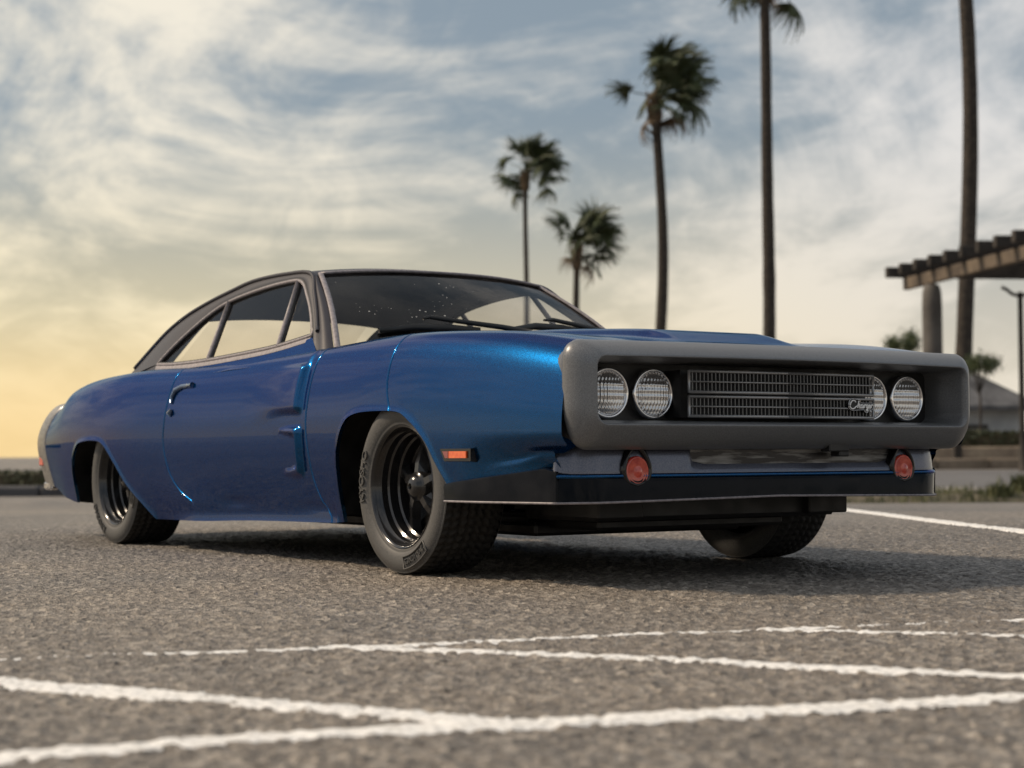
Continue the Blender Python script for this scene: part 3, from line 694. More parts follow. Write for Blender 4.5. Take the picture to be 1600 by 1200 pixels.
# grille: protruding centre section with fine upright slats
def gx(y): return 1.072 + .016 * (1 - np.abs(y) / .44)
def grille():
    zrow = [(.576, .643), (.659, .730)]; hw = .437
    mb = MB()
    for (z0, z1) in zrow:
        for z, t in ((z0, .010), (z1, .009)):
            for s in (-1, 1):
                P0, P1 = (gx(0), 0, z), (gx(hw), s * hw, z); mb.tube([P0, P1], t * .62, 6)
    for s in (-1, 1):
        for (z0, z1) in zrow: mb.tube([(gx(hw), s * hw, z0 - .003), (gx(hw), s * hw, z1 + .003)], .0055, 6)
    fr = mbpart(mb, 'grille', M_GFRAME, True)
    mb = MB()
    for y in np.linspace(-hw + .0, hw, 53)[1:-1]:
        for (z0, z1) in zrow: mb.box((gx(y) - .012, y, (z0 + z1) / 2), (.022, .0042, z1 - z0))
    mbpart(mb, 'grille_slats', M_GSLAT, False, fr, kind='stuff')
    mb = MB()
    for (z0, z1) in zrow:
        for s in (-1, 1): mb.tube([(gx(0) + .002, 0, (z0 + z1) / 2), (gx(hw) + .002, s * hw, (z0 + z1) / 2)], .0032, 6)
    mbpart(mb, 'grille_bars', M_GFRAME, True, fr)
    mb = MB(); 
    V = [(gx(y) - .045, y, z) for y in (-hw, 0, hw) for z in (.572, .735)] + [(.945, y, z) for y in (-hw, 0, hw) for z in (.572, .735)]
    F = [(0, 1, 3, 2), (2, 3, 5, 4), (0, 6, 7, 1), (4, 5, 11, 10), (1, 7, 9, 3), (3, 9, 11, 5), (0, 2, 8, 6), (2, 4, 10, 8)]
    part('grille_housing', V, F, M_BLACK, False, fr)
    return fr
M_GFRAME = mat('grille_frame_grey', (.30, .30, .305), .3, .6); M_GSLAT = mat('grille_slat_grey', (.12, .12, .122), .35, .5)
grille()
# badge on the grille: script lettering on a black backing with a thin bright outline
def badge():
    def stroke(pts): return smooth_poly(pts, 40)
    L_ = [[(1.35, 1.25), (1.0, 1.55), (.45, 1.42), (.08, .95), (.05, .45), (.45, .12), (1.0, .2), (1.5, .52), (1.75, .6)],
          [(2.12, 1.5), (1.95, .9), (1.8, .25)], [(1.85, .5), (2.1, .88), (2.3, .85), (2.28, .5), (2.3, .25), (2.5, .35)],
          [(3.05, .78), (2.75, .8), (2.6, .5), (2.75, .25), (3.0, .4), (3.1, .8), (3.02, .35), (3.2, .28), (3.35, .5)],
          [(3.4, .85), (3.35, .3)], [(3.37, .55), (3.55, .82), (3.72, .78)],
          [(4.25, .78), (3.95, .8), (3.82, .52), (3.98, .28), (4.2, .45), (4.28, .8), (4.2, .2), (4.05, -.2), (3.8, -.15), (4.1, .1), (4.5, .4)],
          [(4.5, .5), (4.8, .62), (4.75, .8), (4.52, .72), (4.5, .4), (4.7, .24), (5.0, .42)],
          [(5.08, .85), (5.0, .3)], [(5.03, .55), (5.2, .82), (5.45, .75)]]
    sc = .0212; y0, z0 = .305, .606
    mp = lambda P: [(gx(y0 + p[0] * sc) + .020, y0 + p[0] * sc, z0 + p[1] * sc) for p in P]
    hull = smooth_poly([(-.25, .8), (-.05, 1.5), (.6, 1.85), (1.4, 1.75), (1.9, 1.7), (2.4, 1.65), (2.7, 1.15), (4, 1.12), (5.4, 1.1), (5.65, .7), (5.4, .0), (4.5, -.05), (4.15, -.5), (3.6, -.4), (3.3, -.05), (1, -.15), (.2, -.05), (-.2, .3), (-.25, .8)], 120)[:-1]
    back = [(gx(.4) + .012, y0 + p[0] * sc, z0 + p[1] * sc) for p in hull]
    f = part('badge', back + [(x - .014, y, z) for x, y, z in back], [tuple(range(119))] + [(i, i + 119, (i + 1) % 119 + 119, (i + 1) % 119) for i in range(119)], M_BLACK, False)
    mb = MB(); mb.tube([(x + .001, y, z) for x, y, z in back], .0014, 5, closed=True); mbpart(mb, 'badge_outline', M_CHROME2, True, f)
    mb = MB()
    for P in L_: mb.tube([(gx(.4) + .014, y, z) for x, y, z in mp(stroke(P))], .0028, 5)
    mbpart(mb, 'badge_lettering', mat('badge_white', (.8, .8, .8), .3), True, f)
badge()

# lower valance
def front_x(y, x0, r):          # plan curve of the nose below the bumper
    return x0 + .02 * (1 - (y / .87) ** 2) - r * np.clip((np.abs(y) - .735) / .145, 0, 1) ** 2.2
def valance():
    yf = np.linspace(-.880, .880, 121); xf = front_x(yf, 1.0, .075); xs_ = np.linspace(.895, .922, 5)
    ysd = np.interp(xs_, [.89, .92], [.893, .886])
    px = np.concatenate([xs_, xf, xs_[::-1]]); py = np.concatenate([-ysd, yf, ysd[::-1]])
    rows = [(.482, -.012), (.472, .000), (.455, .006), (.435, .010), (.415, .012), (.395, .014), (.380, .016), (.368, .014), (.360, .004)]
    tx, ty = np.gradient(px), np.gradient(py); l = np.hypot(tx, ty); nx, ny = ty / l, -tx / l
    V = []
    for (z, d) in rows:
        rec = ss((.50 - np.abs(py - .10)) / .03) * (1 if .40 < z < .475 else 0) * (px > .95)
        dd = d - .020 * rec - .02 * (1 - ss((px - .895) / .03)); zz = np.minimum(z, .452 + .035 * ss((px - .935) / .05) * np.ones_like(px))
        V.append(np.stack([px + nx * dd, py + ny * dd, zz], -1))
    V = np.stack(V, 0)
    return part('front_valance', V.reshape(-1, 3), grid_faces(len(rows), len(px))[:, ::-1], M_VAL), (px + nx * .017, py + ny * .017)
_v, (rx_, ry_) = valance()
mb = MB(); mb.tube(np.stack([rx_[4:-4], ry_[4:-4], np.full(len(rx_) - 8, .374)], -1), .0085, 8); mbpart(mb, 'valance_ridge', M_BLUE, True)
ys = np.linspace(-.385, .585, 60)
V = np.stack([np.stack([front_x(ys, 1.0, .1) - .005, ys, np.full_like(ys, .412) + .012 * np.clip((np.abs(ys - .1) - .42) / .06, 0, 1)], -1), np.stack([front_x(ys, 1.0, .1) - .003, ys, np.full_like(ys, .462)], -1)], 0)
part('number_plate_recess', V.reshape(-1, 3), grid_faces(2, 60), M_DECAL)
mb = MB(); mb.box((1.075, .24, .468), (.05, .10, .030), None, .004); mb.box((1.07, .268, .452), (.05, .05, .034), None, .004); mbpart(mb, 'tow_bracket', M_BLACK)
# turn lamps in teardrop pods on the valance
for s in (-1, 1):
    loop = smooth_poly([(0, -.066), (.052, -.045), (.066, .0), (.052, .045), (.02, .085), (-.02, .078), (-.052, .035), (-.062, -.01), (-.045, -.050), (0, -.066)], 48)[:-1]
    yc, zc = s * .632, .398; rings = []
    for sc, dx in ((1.05, -.012), (1.02, .008), (.90, .018), (.80, .019), (.72, .010)):
        rings.append([(front_x(yc, 1.0, .1) + .010 + dx + (-.0 if p[1] < .02 else -.10 * (p[1] - .02)), yc + p[0] * sc * s * -1, zc + p[1] * sc) for p in loop])
    V = np.array(rings); pod = part('turn_lamp', V.reshape(-1, 3), grid_faces(5, 47, False, True) if s > 0 else grid_faces(5, 47, False, True)[:, ::-1], M_BLACKG)
    mb = MB(); th = np.linspace(0, 2 * np.pi, 36, endpoint=False)
    prof = [(.044, .012), (.043, .020), (.038, .024), (.036, .019), (.031, .025), (.028, .020), (.022, .027), (.019, .022), (.012, .029), (.0005, .030)]
    V = np.array([[(front_x(yc, 1.0, .1) + .004 + d, yc + r * 1.12 * math.cos(t), zc - .010 + r * 1.22 * math.sin(t)) for (r, d) in prof] for t in th])
    mb.add(V, [tuple(f) for f in grid_faces(36, len(prof), True)]); mbpart(mb, 'lens', M_RED, True, pod)
# splitter
def splitter():
    n = 40
    sx = np.linspace(.372, .93, n); yo = .897 + .075 * (1 - ss((sx - .42) / .54)) - .006 * ss((sx - .8) / .13)
    cy = np.linspace(.882, 0, 60); cxx = front_x(cy, 1.012, .085) + .0
    path = [(x, -y) for x, y in zip(sx, yo)] + [(x, -y) for x, y in zip(cxx, cy)]
    path = path + [(x, -y) for x, y in path[-2::-1]]
    P = np.array(path); zt = np.interp(P[:, 0], [.37, .70, .88, .95, 1.02], [.345, .380, .400, .385, .366]); m_ = len(P)
    front = np.clip((P[:, 0] - .9) / .1, 0, 1)
    nx = np.gradient(P, axis=0); nx /= np.linalg.norm(nx, axis=1)[:, None]; N_ = np.stack([nx[:, 1], -nx[:, 0]], -1); N_ = np.where((N_ * (P - np.array([.5, 0]))).sum(1)[:, None] < 0, -N_, N_)
    zb = np.interp(np.abs(P[:, 1]) + (P[:, 0] < .9) * 0, [0, .95], [.297, .283])
    rows = [(0.0, zt + .004), (.012, zt), (.016, zt - .01), (.014, zb + .012), (.016, zb + .004), (.013, zb), (-.06, zb + .006)]
    V = np.stack([np.concatenate([P + N_ * d, z[:, None]], 1) for d, z in rows], 0)
    o = part('splitter', V.reshape(-1, 3), grid_faces(len(rows), m_)[:, ::-1], M_SPLIT)
    sharp_by_angle(o, 28)
    mb = MB(); mb.tube(np.concatenate([P + N_ * .0155, (zb + .001)[:, None]], 1), .0045, 6); mbpart(mb, 'splitter_lip', M_TRIM, True, o)
    return o
splitter()
# side marker lamps
def marker(xa, xb, za, zb, skew, sgn, split):
    yb = lambda x, z: sgn * (float(np.interp(x, XC, BY[:, 40])) + .010)
    def slab(x0, x1, z0, z1, d, bev, sk):
        Q = [(x0 + sk, z0), (x1, z0), (x1, z1), (x0, z1)]; q2 = [(x0 + sk + bev, z0 + bev), (x1 - bev, z0 + bev), (x1 - bev, z1 - bev), (x0 + bev * 1.2, z1 - bev)]
        V = [(x, yb(x, z) - sgn * .03, z) for x, z in Q] + [(x, yb(x, z) + sgn * d, z) for x, z in q2]
        F = [(0, 1, 5, 4), (1, 2, 6, 5), (2, 3, 7, 6), (3, 0, 4, 7), (4, 5, 6, 7)]
        return V, ([f[::-1] for f in F] if sgn > 0 else F)
    V, F = slab(xa, xb, za, zb, .008, .006, skew); o = part('side_marker_lamp', V, F, M_BLACKG, False)
    xm = xa + (xb - xa) * split
    V, F = slab(xa + .028, xm, za + .014, zb - .012, .013, .003, skew * .6); part('lens', V, F, M_DRED, False, o)
    V, F = slab(xm, xb - .024, za + .014, zb - .012, .014, .003, 0); part('lens', V, F, M_AMBER, False, o)
for sgn in (-1, 1): marker(.345, .555, .420, .476, .030, sgn, .34)

# door handle: a bent pull with a round key button below it
for sgn in (-1, 1):
    d = PANELS['d', sgn]
    ysurf = lambda x, z: float(BY[np.argmin(np.abs(XC - x)), np.argmin(np.abs(BZ[np.argmin(np.abs(XC - x))] - z))])
    mb = MB(); pts = [(-2.19, .700), (-2.187, .735), (-2.165, .765), (-2.11, .780), (-2.05, .782), (-2.0, .784)]
    mb.tube([(x, sgn * (ysurf(x, z) + .004), z) for x, z in pts], [.008, .011, .014, .012, .012, .014], 10, 1.0)
    mb.tube([(-2.185, sgn * (ysurf(-2.185, .655) + .002), .640), (-2.182, sgn * (ysurf(-2.185, .655) + .006), .655), (-2.178, sgn * (ysurf(-2.178, .67) + .002), .672)], [.008, .016, .009], 10)
    mbpart(mb, 'handle', mat('handle_blue', (.05, .10, .2), .2, .5, 1.0), True, d)

# ---- tail
def tail():
    X, Y, Z = BX[0], BY[0], BZ[0]; topY = np.linspace(Y[-1], 0, 12)[1:]; topZ = np.full(11, Z[-1]) + .006; topX = np.full(11, X[-1])
    hx, hy, hz = np.concatenate([X, topX]), np.concatenate([Y, topY]), np.concatenate([Z, topZ])
    loop = np.concatenate([np.stack([hx, -hy, hz], -1), np.stack([hx, hy, hz], -1)[-2::-1]])
    c = np.array([0, 0, .50]); rings = []
    for dx, sc in ((.01, .994), (-.002, 1.003), (-.02, 1.005), (-.08, 1.004), (-.13, 1.0), (-.15, .990), (-.157, .968), (-.135, .94), (-.075, .5), (-.075, .02)):
        q = c + (loop - c) * np.array([1, sc, sc]); q[:, 0] = loop[:, 0] * (1 if sc > .9 else 0) + (-4.15) * (0 if sc > .9 else 1) + dx; rings.append(q)
    o = part('tail_panel', np.stack(rings, 0).reshape(-1, 3), grid_faces(len(rings), len(loop)), M_GREYPANEL)
    for s in (-1, 1):
        mb = MB(); mb.box((-4.195, s * .886, .425), (.07, .022, .055), None, .006); mbpart(mb, 'tail_marker', M_RED, False, o)
        mb = MB(); mb.tube([(-3.7, s * .62, .245), (-4.05, s * .70, .25), (-4.2, s * .72, .25)], .045, 14); mbpart(mb, 'exhaust_tip', M_CHROME2, True)
        mb = MB(); mb.box((-4.15, s * .85, .285), (.13, .05, .05), None, .012); mbpart(mb, 'tail_bumper_end', M_CHROME2, False, o)
tail()

# ---- running gear
def tyre_text(txt, size, r, a_mid, seg_axis_y, sgn, cx, cz, extr=.004):
    """flat letters bent round the side wall, tops outwards"""
    cu = bpy.data.curves.new('t', 'FONT'); cu.body = txt; cu.size = size; cu.extrude = extr; cu.align_x = 'CENTER'; cu.resolution_u = 3
    to = bpy.data.objects.new('t', cu); COL.objects.link(to); dg = bpy.context.evaluated_depsgraph_get(); me = bpy.data.meshes.new_from_object(to.evaluated_get(dg))
    V = np.zeros(len(me.vertices) * 3); me.vertices.foreach_get('co', V); V = V.reshape(-1, 3); F = [tuple(p.vertices) for p in me.polygons]
    bpy.data.objects.remove(to); bpy.data.curves.remove(cu); bpy.data.meshes.remove(me)
    rr = r + V[:, 1]; ang = a_mid - V[:, 0] / r           # clockwise seen from outside (the -y side)
    ca, sa = np.cos(ang), np.sin(ang)
    return np.stack([cx + sgn * rr * ca * 1.0, np.full(len(V), seg_axis_y) + sgn * V[:, 2] * 1.0, cz + rr * sa], 1), F
def wheel(x0, sgn, a_txt, spin):
    R, z0 = .330, .330; yo = .948 if x0 > -1 else .925; Wd = .255
    P = lambda r, d: (r, sgn * (yo - d))
    mb = MB()
    rim = [(.222, .030), (.230, .012), (.233, .003), (.230, -.001), (.224, .002), (.219, .012), (.216, .028), (.208, .036), (.2065, .060), (.199, .066), (.1975, .10), (.190, .106), (.188, .145), (.17, .152), (.08, .150), (.02, .150)]
    mb.lathe([P(r, d) for r, d in rim], (x0, 0, z0), 96)
    w = mbpart(mb, 'wheel', M_RIM, True); sharp_by_angle(w, 40)
    # five tapered spokes, hub and centre nut
    mb = MB()
    for k in range(5):
        a = spin + k * 2 * math.pi / 5; dr = np.array([math.cos(a), 0, math.sin(a)]); tn = np.array([-math.sin(a), 0, math.cos(a)]); c = np.array([x0, sgn * yo, z0]); iny = np.array([0, -sgn, 0])
        prof = [(.040, .026, .066), (.09, .022, .072), (.14, .020, .090), (.195, .030, .108)]; V = []
        for r, hw, d in prof: V += [c + dr * r + tn * hw * .55 + iny * d, c + dr * r - tn * hw * .55 + iny * d, c + dr * r - tn * hw * 1.3 + iny * (d + .03), c + dr * r + tn * hw * 1.3 + iny * (d + .03)]
        F = [f for i in range(3) for f in ((i * 4, i * 4 + 1, i * 4 + 5, i * 4 + 4), (i * 4 + 1, i * 4 + 2, i * 4 + 6, i * 4 + 5), (i * 4 + 3, i * 4, i * 4 + 4, i * 4 + 7))]
        mb.add(V, F if sgn > 0 else [f[::-1] for f in F])
    mbpart(mb, 'spokes', M_RIM, False, w)
    mb = MB(); hub = [(.062, .11), (.060, .075), (.054, .066), (.048, .064), (.044, .056), (.036, .046), (.024, .040), (.013, .038), (.011, .040), (.010, .060), (.001, .060)]
    mb.lathe([P(r, d) for r, d in hub], (x0, 0, z0), 40); h = mbpart(mb, 'hub_cap', mat('hub_black', (.018, .018, .019), .22, .2, .4), True, w); sharp_by_angle(h, 50)
    # tyre carcass
    mb = MB(); prof = [(.222, .022), (.231, .004), (.238, -.002), (.243, .000), (.246, -.003), (.262, -.009), (.285, -.012), (.303, -.009), (.316, -.001), (.3195, .002), (.3225, .001), (.324, .005)]
    inner = [(r, Wd - d) for r, d in prof[::-1]]
    mb.lathe([P(r, d) for r, d in prof], (x0, 0, z0), 128); mb.lathe([P(r, d) for r, d in inner], (x0, 0, z0), 96)
    ty = mbpart(mb, 'tyre', M_TYRE, True, w)
    # tread: blocks divided by ribs and slanted sipes
    nA, nW = 240, 29; th = np.linspace(0, 2 * np.pi, nA, endpoint=False); wd = np.linspace(.005, Wd - .005, nW)
    A, B = np.meshgrid(th, wd, indexing='ij'); q = (B - Wd / 2) / (Wd / 2)
    rad = R - .009 * np.abs(q) ** 5
    rib = np.abs(((q + 1) * 3.5) % 1 - .5) > .41; sip = (((A / (2 * np.pi)) * 60 + np.abs(q) * 2.2 + np.floor((q + 1) * 3.5) * .5) % 1) < .27
    rad = rad - .011 * (rib | sip) * (np.abs(q) < .97)
    rad = np.minimum(rad, .3295)
    V = np.stack([x0 + rad * np.cos(A), sgn * (yo - B), z0 + rad * np.sin(A)], -1); F = grid_faces(nA, nW, True)
    part('tread', V.reshape(-1, 3), F, M_TREAD, False, w)
    # raised lettering, rim of the badge and a diamond mark
    ysd = sgn * (yo + .0125)
    for txt, size, r, a in (('KYOSHO', .048, .263, a_txt), ('2VL-10XCS', .030, .272, a_txt + math.radians(123))):
        V, F = tyre_text(txt, size, r, a if sgn < 0 else a, ysd, sgn if sgn > 0 else 1, x0, z0)
        if sgn < 0: pass
        part('tyre_lettering', V, F, M_TYRE, False, w)
    mb = MB(); a0 = a_txt + math.radians(123); aa = np.linspace(-.30, .30, 20)
    L_ = [(.308, t) for t in aa] + [(.262, t) for t in aa[::-1]]
    mb.tube([(x0 + r * math.cos(a0 + t), ysd, z0 + r * math.sin(a0 + t)) for r, t in L_], .0035, 6, closed=True, upv=(0, 1, 0))
    mbpart(mb, 'tyre_badge_rim', M_TYRE, True, w); mb = MB()
    ad = a_txt - math.radians(130); L_ = [(.312, 0), (.286, .055), (.258, 0), (.286, -.055)]
    mb.tube([(x0 + r * math.cos(ad + t), ysd, z0 + r * math.sin(ad + t)) for r, t in L_], .0045, 6, closed=True, upv=(0, 1, 0))
    mbpart(mb, 'tyre_diamond', M_TREAD, True, w)
for x0, a_txt in ((0.0, math.radians(172)), (-2.97, math.radians(228))):
    for sgn in (-1, 1): wheel(x0, sgn, a_txt, .35 if x0 == 0 else .9)
# wheel wells: black liners following the arch openings
for A in (ARCH_F, ARCH_R):
    for sgn in (-1, 1):
        Q = A[::5]; Q = Q[Q[:, 1] > .205]; c = np.array([Q[:, 0].mean(), .33]); yo_ = np.interp(Q[:, 0], XC, BY[:, 0]) - .012; rows = []
        for k_, y in ((1.004, None), (1.05, -.05), (1.10, -.12), (1.12, -.40)):
            q = c + (Q - c) * k_; rows.append(np.stack([q[:, 0], sgn * (yo_ if y is None else yo_ + y), q[:, 1]], -1))
        mid = np.stack([np.full(len(Q), c[0]), np.full(len(Q), sgn * .52), np.full(len(Q), .30)], -1); rows.append(mid)
        part('wheel_well', np.stack(rows, 0).reshape(-1, 3), grid_faces(5, len(Q)), M_BLACK)
# chassis and under-nose bumper
mb = MB(); mb.box((-1.55, 0, .165), (3.6, 1.02, .05), None, .012); mb.box((-1.5, 0, .30), (2.2, 1.2, .22), None, .03); mbpart(mb, 'chassis', M_BLACK)
mb = MB()
mb.box((.33, 0, .19), (.48, .90, .042), None, .012); mb.box((.50, 0, .255), (.46, 1.16, .09), None, .015); mbpart(mb, 'foam_bumper', M_BLACK)
for s_ in (-1, 1):
    mb = MB(); mb.box((.74, s_ * .50, .262), (.06, .20, .085), None, .006); mbpart(mb, 'bumper_brace', M_BLACK)
for x0 in (0, -2.97):
    mb = MB(); mb.tube([(x0, -.78, .33), (x0, .78, .33)], .03, 10); mb.box((x0, 0, .30), (.34, .7, .26), None, .04)
    for s in (-1, 1): mb.tube([(x0 - .15, s * .3, .2), (x0, s * .74, .22), (x0 + .15, s * .3, .2)], .025, 8); mb.box((x0, s * .70, .30), (.10, .06, .22), None, .02)
    mbpart(mb, 'axle_assembly', M_BLACK)

# ------------------------------------------------------------------ surroundings
def at(px, D, z=None, py=None):
    """ground position at distance D along the view for a column of the picture"""
    x, y = from_uv(D, (px - 800) / 2749.06 * D)
    if py is not None: z = CAMP.z - D * (py - 711) / 2749.06
    elif z is None: z = float(ground_z(np.array([x]), np.array([y]))[0])
    return Vector((x, y, z))
M_BARK = vary(mat('palm_bark', (.03, .025, .02), .9), 9, (.016, .013, .011), (.05, .04, .032), 6)
M_FROND = vary(mat('palm_leaf', (.035, .05, .02), .6), 3, (.022, .034, .013), (.055, .075, .028), 3)
M_DEAD = vary(mat('dry_palm_leaf', (.12, .085, .05), .8), 4, (.07, .05, .03), (.17, .12, .07), 3)
def frond_mesh(seed, R=1.0, pet=1.1, n=22, droop=.5):
    r = np.random.RandomState(seed); V = []; F = []
    k = len(V); pw = .03
    seg = 6
    for i in range(seg + 1):
        t = i / seg; V += [(t * pet, -pw * (1 - .5 * t), .02 - .12 * t * t), (t * pet, pw * (1 - .5 * t), .02 - .12 * t * t), (t * pet, 0, -.02 - .12 * t * t)]
    for i in range(seg):
        a = i * 3
        for p, q in ((0, 1), (1, 2), (2, 0)): F.append((a + p, a + q, a + 3 + q, a + 3 + p))
    for j in range(n):
        a = -1.75 + 3.5 * j / (n - 1) + r.normal(0, .03); ln = R * (1.05 - .22 * abs(a) / 1.75) * r.uniform(.85, 1.1); w = .045 * R; fold = .12 * math.sin(j * math.pi)
        pts = []; d = droop * r.uniform(.6, 1.4); m_ = 5; b = len(V)
        for i in range(m_ + 1):
            t = i / m_; rr = ln * t; zz = -.12 + .10 * math.cos(a) * t - d * t ** 2.2 * R * .6; ww = w * (.5 + 1.1 * t if t < .45 else (1 - t) * 1.82 + .02)
            cx, cy = pet + math.cos(a) * rr * (1 - .12 * d * t), math.sin(a) * rr; ox, oy = -math.sin(a) * ww, math.cos(a) * ww
            V += [(cx + ox, cy + oy, zz - .02), (cx, cy, zz + .015), (cx - ox, cy - oy, zz - .02)]
        for i in range(m_):
            q = b + i * 3; F += [(q, q + 1, q + 4, q + 3), (q + 1, q + 2, q + 5, q + 4)]
    me = mesh_np('frond', V, F, False); return me
FR = [frond_mesh(i, 1.0, 1.0 + .15 * i, 20 + i, .35 + .25 * i) for i in range(4)]
for m_ in FR: m_.materials.append(M_FROND)
FRD = [frond_mesh(20 + i, .8, .9, 16, 1.2) for i in range(2)]
for m_ in FRD: m_.materials.append(M_DEAD)
WIND = RGT * 1.0
def palm(px, D, top_py, trunk_r, label, lean=(0, 0), nf=34, size=1.0, seed=0, base_py=None, hangers=2):
    r = np.random.RandomState(seed); base = at(px, D, -.12); top = at(px + lean[0], D, None, top_py)
    root = link(bpy.data.objects.new('palm_tree', None), None, label=label, category='palm tree', group='palm trees beyond the car park'); root.location = base; root.empty_display_size = .5
    H = top.z - base.z; n = 26; pts = []; rad = []
    for i in range(n):
        t = i / (n - 1); off = RGT * ((top - base).dot(RGT) * t + lean[1] * math.sin(t * math.pi) * H * .02) + RGT * .03 * math.sin(t * 9 + seed)
        pts.append((off.x, off.y, H * t)); rad.append(trunk_r * (1.15 - .35 * t) * (1 + .02 * r.normal()) * (1.25 if t < .03 else 1))
    mb = MB(); mb.tube(pts, rad, 12, upv=(1, .2, 0)); mb.build('trunk', M_BARK, root, True, 1.0)
    tp = Vector(pts[-1]); mb = MB(); h = .9 * size
    for i in range(70):           # old leaf boots below the crown
        a = r.uniform(0, 6.28); z = -h * r.uniform(0, 1.15); rr = trunk_r * .85 * (1.0 + .4 * (1 + z / h)); d = np.array([math.cos(a), math.sin(a), 0]); p0 = np.array(tp) + d * rr * .7 + (0, 0, z)
        mb.tube([p0, p0 + d * .10 * size + (0, 0, .12 * size), p0 + d * .17 * size + (0, 0, .30 * size)], [.06 * size, .045 * size, .012], 4)
    mb.build('leaf_boots', M_DEAD, root, False, 1.0)
    for i in range(nf):
        az = r.uniform(0, 2 * math.pi); el = math.radians(-20 + 105 * r.uniform(0, 1) ** .75) if i < nf - hangers else math.radians(r.uniform(-60, -30))
        d = Vector((math.cos(az) * math.cos(el), math.sin(az) * math.cos(el), math.sin(el)))
        d = (d + WIND * (.62 if i < nf - hangers else .0)).normalized()
        me = FR[r.randint(4)] if i < nf - hangers or r.rand() < .5 else FRD[r.randint(2)]
        o = link(bpy.data.objects.new('frond', me), root); o.location = tp + Vector((0, 0, r.uniform(-.25, .25) * size))
        o.rotation_euler = (d.to_track_quat('X', 'Z').to_matrix() @ Matrix.Rotation(r.normal(0, .6), 3, 'X')).to_euler(); s_ = size * r.uniform(.8, 1.15); o.scale = (s_, s_, s_)
palm(823, 105, 268, .17, 'tall thin palm tree rising directly behind the roof of the car', nf=44, size=1.12, seed=3)
palm(902, 78, 385, .17, 'short palm tree standing beside the tall thin palm', nf=32, size=1.0, seed=5)
palm(1018, 70, 150, .22, 'palm tree with a full windblown crown and a slightly curved trunk', (10, 1.2), nf=38, size=1.12, seed=9, hangers=3)
palm(1197, 58, -62, .20, 'palm tree with a straight dark trunk between the curved palm and the pergola', (2, .4), nf=44, size=1.1, seed=12, hangers=3)
palm(1497, 44, -260, .195, 'palm tree whose trunk passes behind the end of the wooden pergola', (10, 1.0), nf=34, size=1.1, seed=15)

# pergola
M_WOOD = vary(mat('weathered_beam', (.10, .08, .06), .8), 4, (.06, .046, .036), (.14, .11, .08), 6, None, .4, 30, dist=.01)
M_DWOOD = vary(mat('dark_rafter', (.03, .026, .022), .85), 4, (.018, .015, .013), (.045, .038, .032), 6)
M_POST = vary(mat('grey_column', (.09, .085, .08), .9), 2, (.06, .055, .052), (.125, .118, .11), 6, None, .5, 14, dist=.02)
PG = link(bpy.data.objects.new('pergola', None), None, label='wooden pergola roof of dark rafters on a pale beam and a round column', category='pergola')
b0 = at(1418, 25, None, 447); b1 = at(1640, 20.6, None, 395); b1.z = b0.z; PG.location = at(1475, 24.2, -.12)
def loc(v): v = Vector(v) - PG.location; return np.array(v)
ax = (b1 - b0).normalized(); sd = Vector((-ax.y, ax.x, 0))
if sd.dot(RGT) < 0: sd = -sd
rot = np.array([[ax.x, sd.x, 0], [ax.y, sd.y, 0], [0, 0, 1]])
def beam(name, c, dims, m_, bev=.01):
    mb = MB(); mb.box(loc(c), dims, rot, bev); return mb.build(name, m_, PG, False, 1.0)
Lb = (b1 - b0).length + 1.2
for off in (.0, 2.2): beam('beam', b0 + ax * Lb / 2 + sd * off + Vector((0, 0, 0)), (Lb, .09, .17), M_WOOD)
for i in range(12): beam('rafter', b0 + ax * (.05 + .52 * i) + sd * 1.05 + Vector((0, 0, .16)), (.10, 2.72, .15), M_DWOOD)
for t, off in ((.95, .0), (5.0, 0), (.95, 2.2), (5.0, 2.2)):
    c = b0 + ax * t + sd * off; mb = MB(); H = b0.z - .085 + .14
    pr = [(.16, -.14), (.16, .15), (.138, .17), (.136, H - .45), (.13, H - .28), (.115, H - .19), (.085, H - .15)]
    th = np.linspace(0, 2 * np.pi, 20, endpoint=False); q = loc((c.x, c.y, 0)); V = np.array([[(q[0] + r_ * math.cos(a), q[1] + r_ * math.sin(a), q[2] + z) for r_, z in pr] for a in th])
    mb.add(V, [tuple(f) for f in grid_faces(20, len(pr), True)]); mb.build('column', M_POST, PG, True, 1.0)
# lamp post
LP = link(bpy.data.objects.new('lamp_post', None), None, label='thin dark lamp post with curved bracket beside the pergola', category='lamp post'); LP.location = at(1597, 19, -.12)
mb = MB(); mb.tube([(0, 0, -.05), (0, 0, .3), (0, 0, 1.9)], [.05, .032, .028], 10); mb.build('post', M_DWOOD, LP, True, 1.0)
mb = MB(); arm = [Vector((0, 0, 1.86)) + RGT * a + Vector((0, 0, b)) for a, b in ((-.20, .09), (-.15, .07), (-.09, .02), (-.03, .0), (.0, .0), (.03, .0), (.09, .02), (.15, .07), (.20, .09))]
mb.tube([tuple(a) for a in arm], .02, 8); mb.build('bracket', M_DWOOD, LP, True, 1.0)
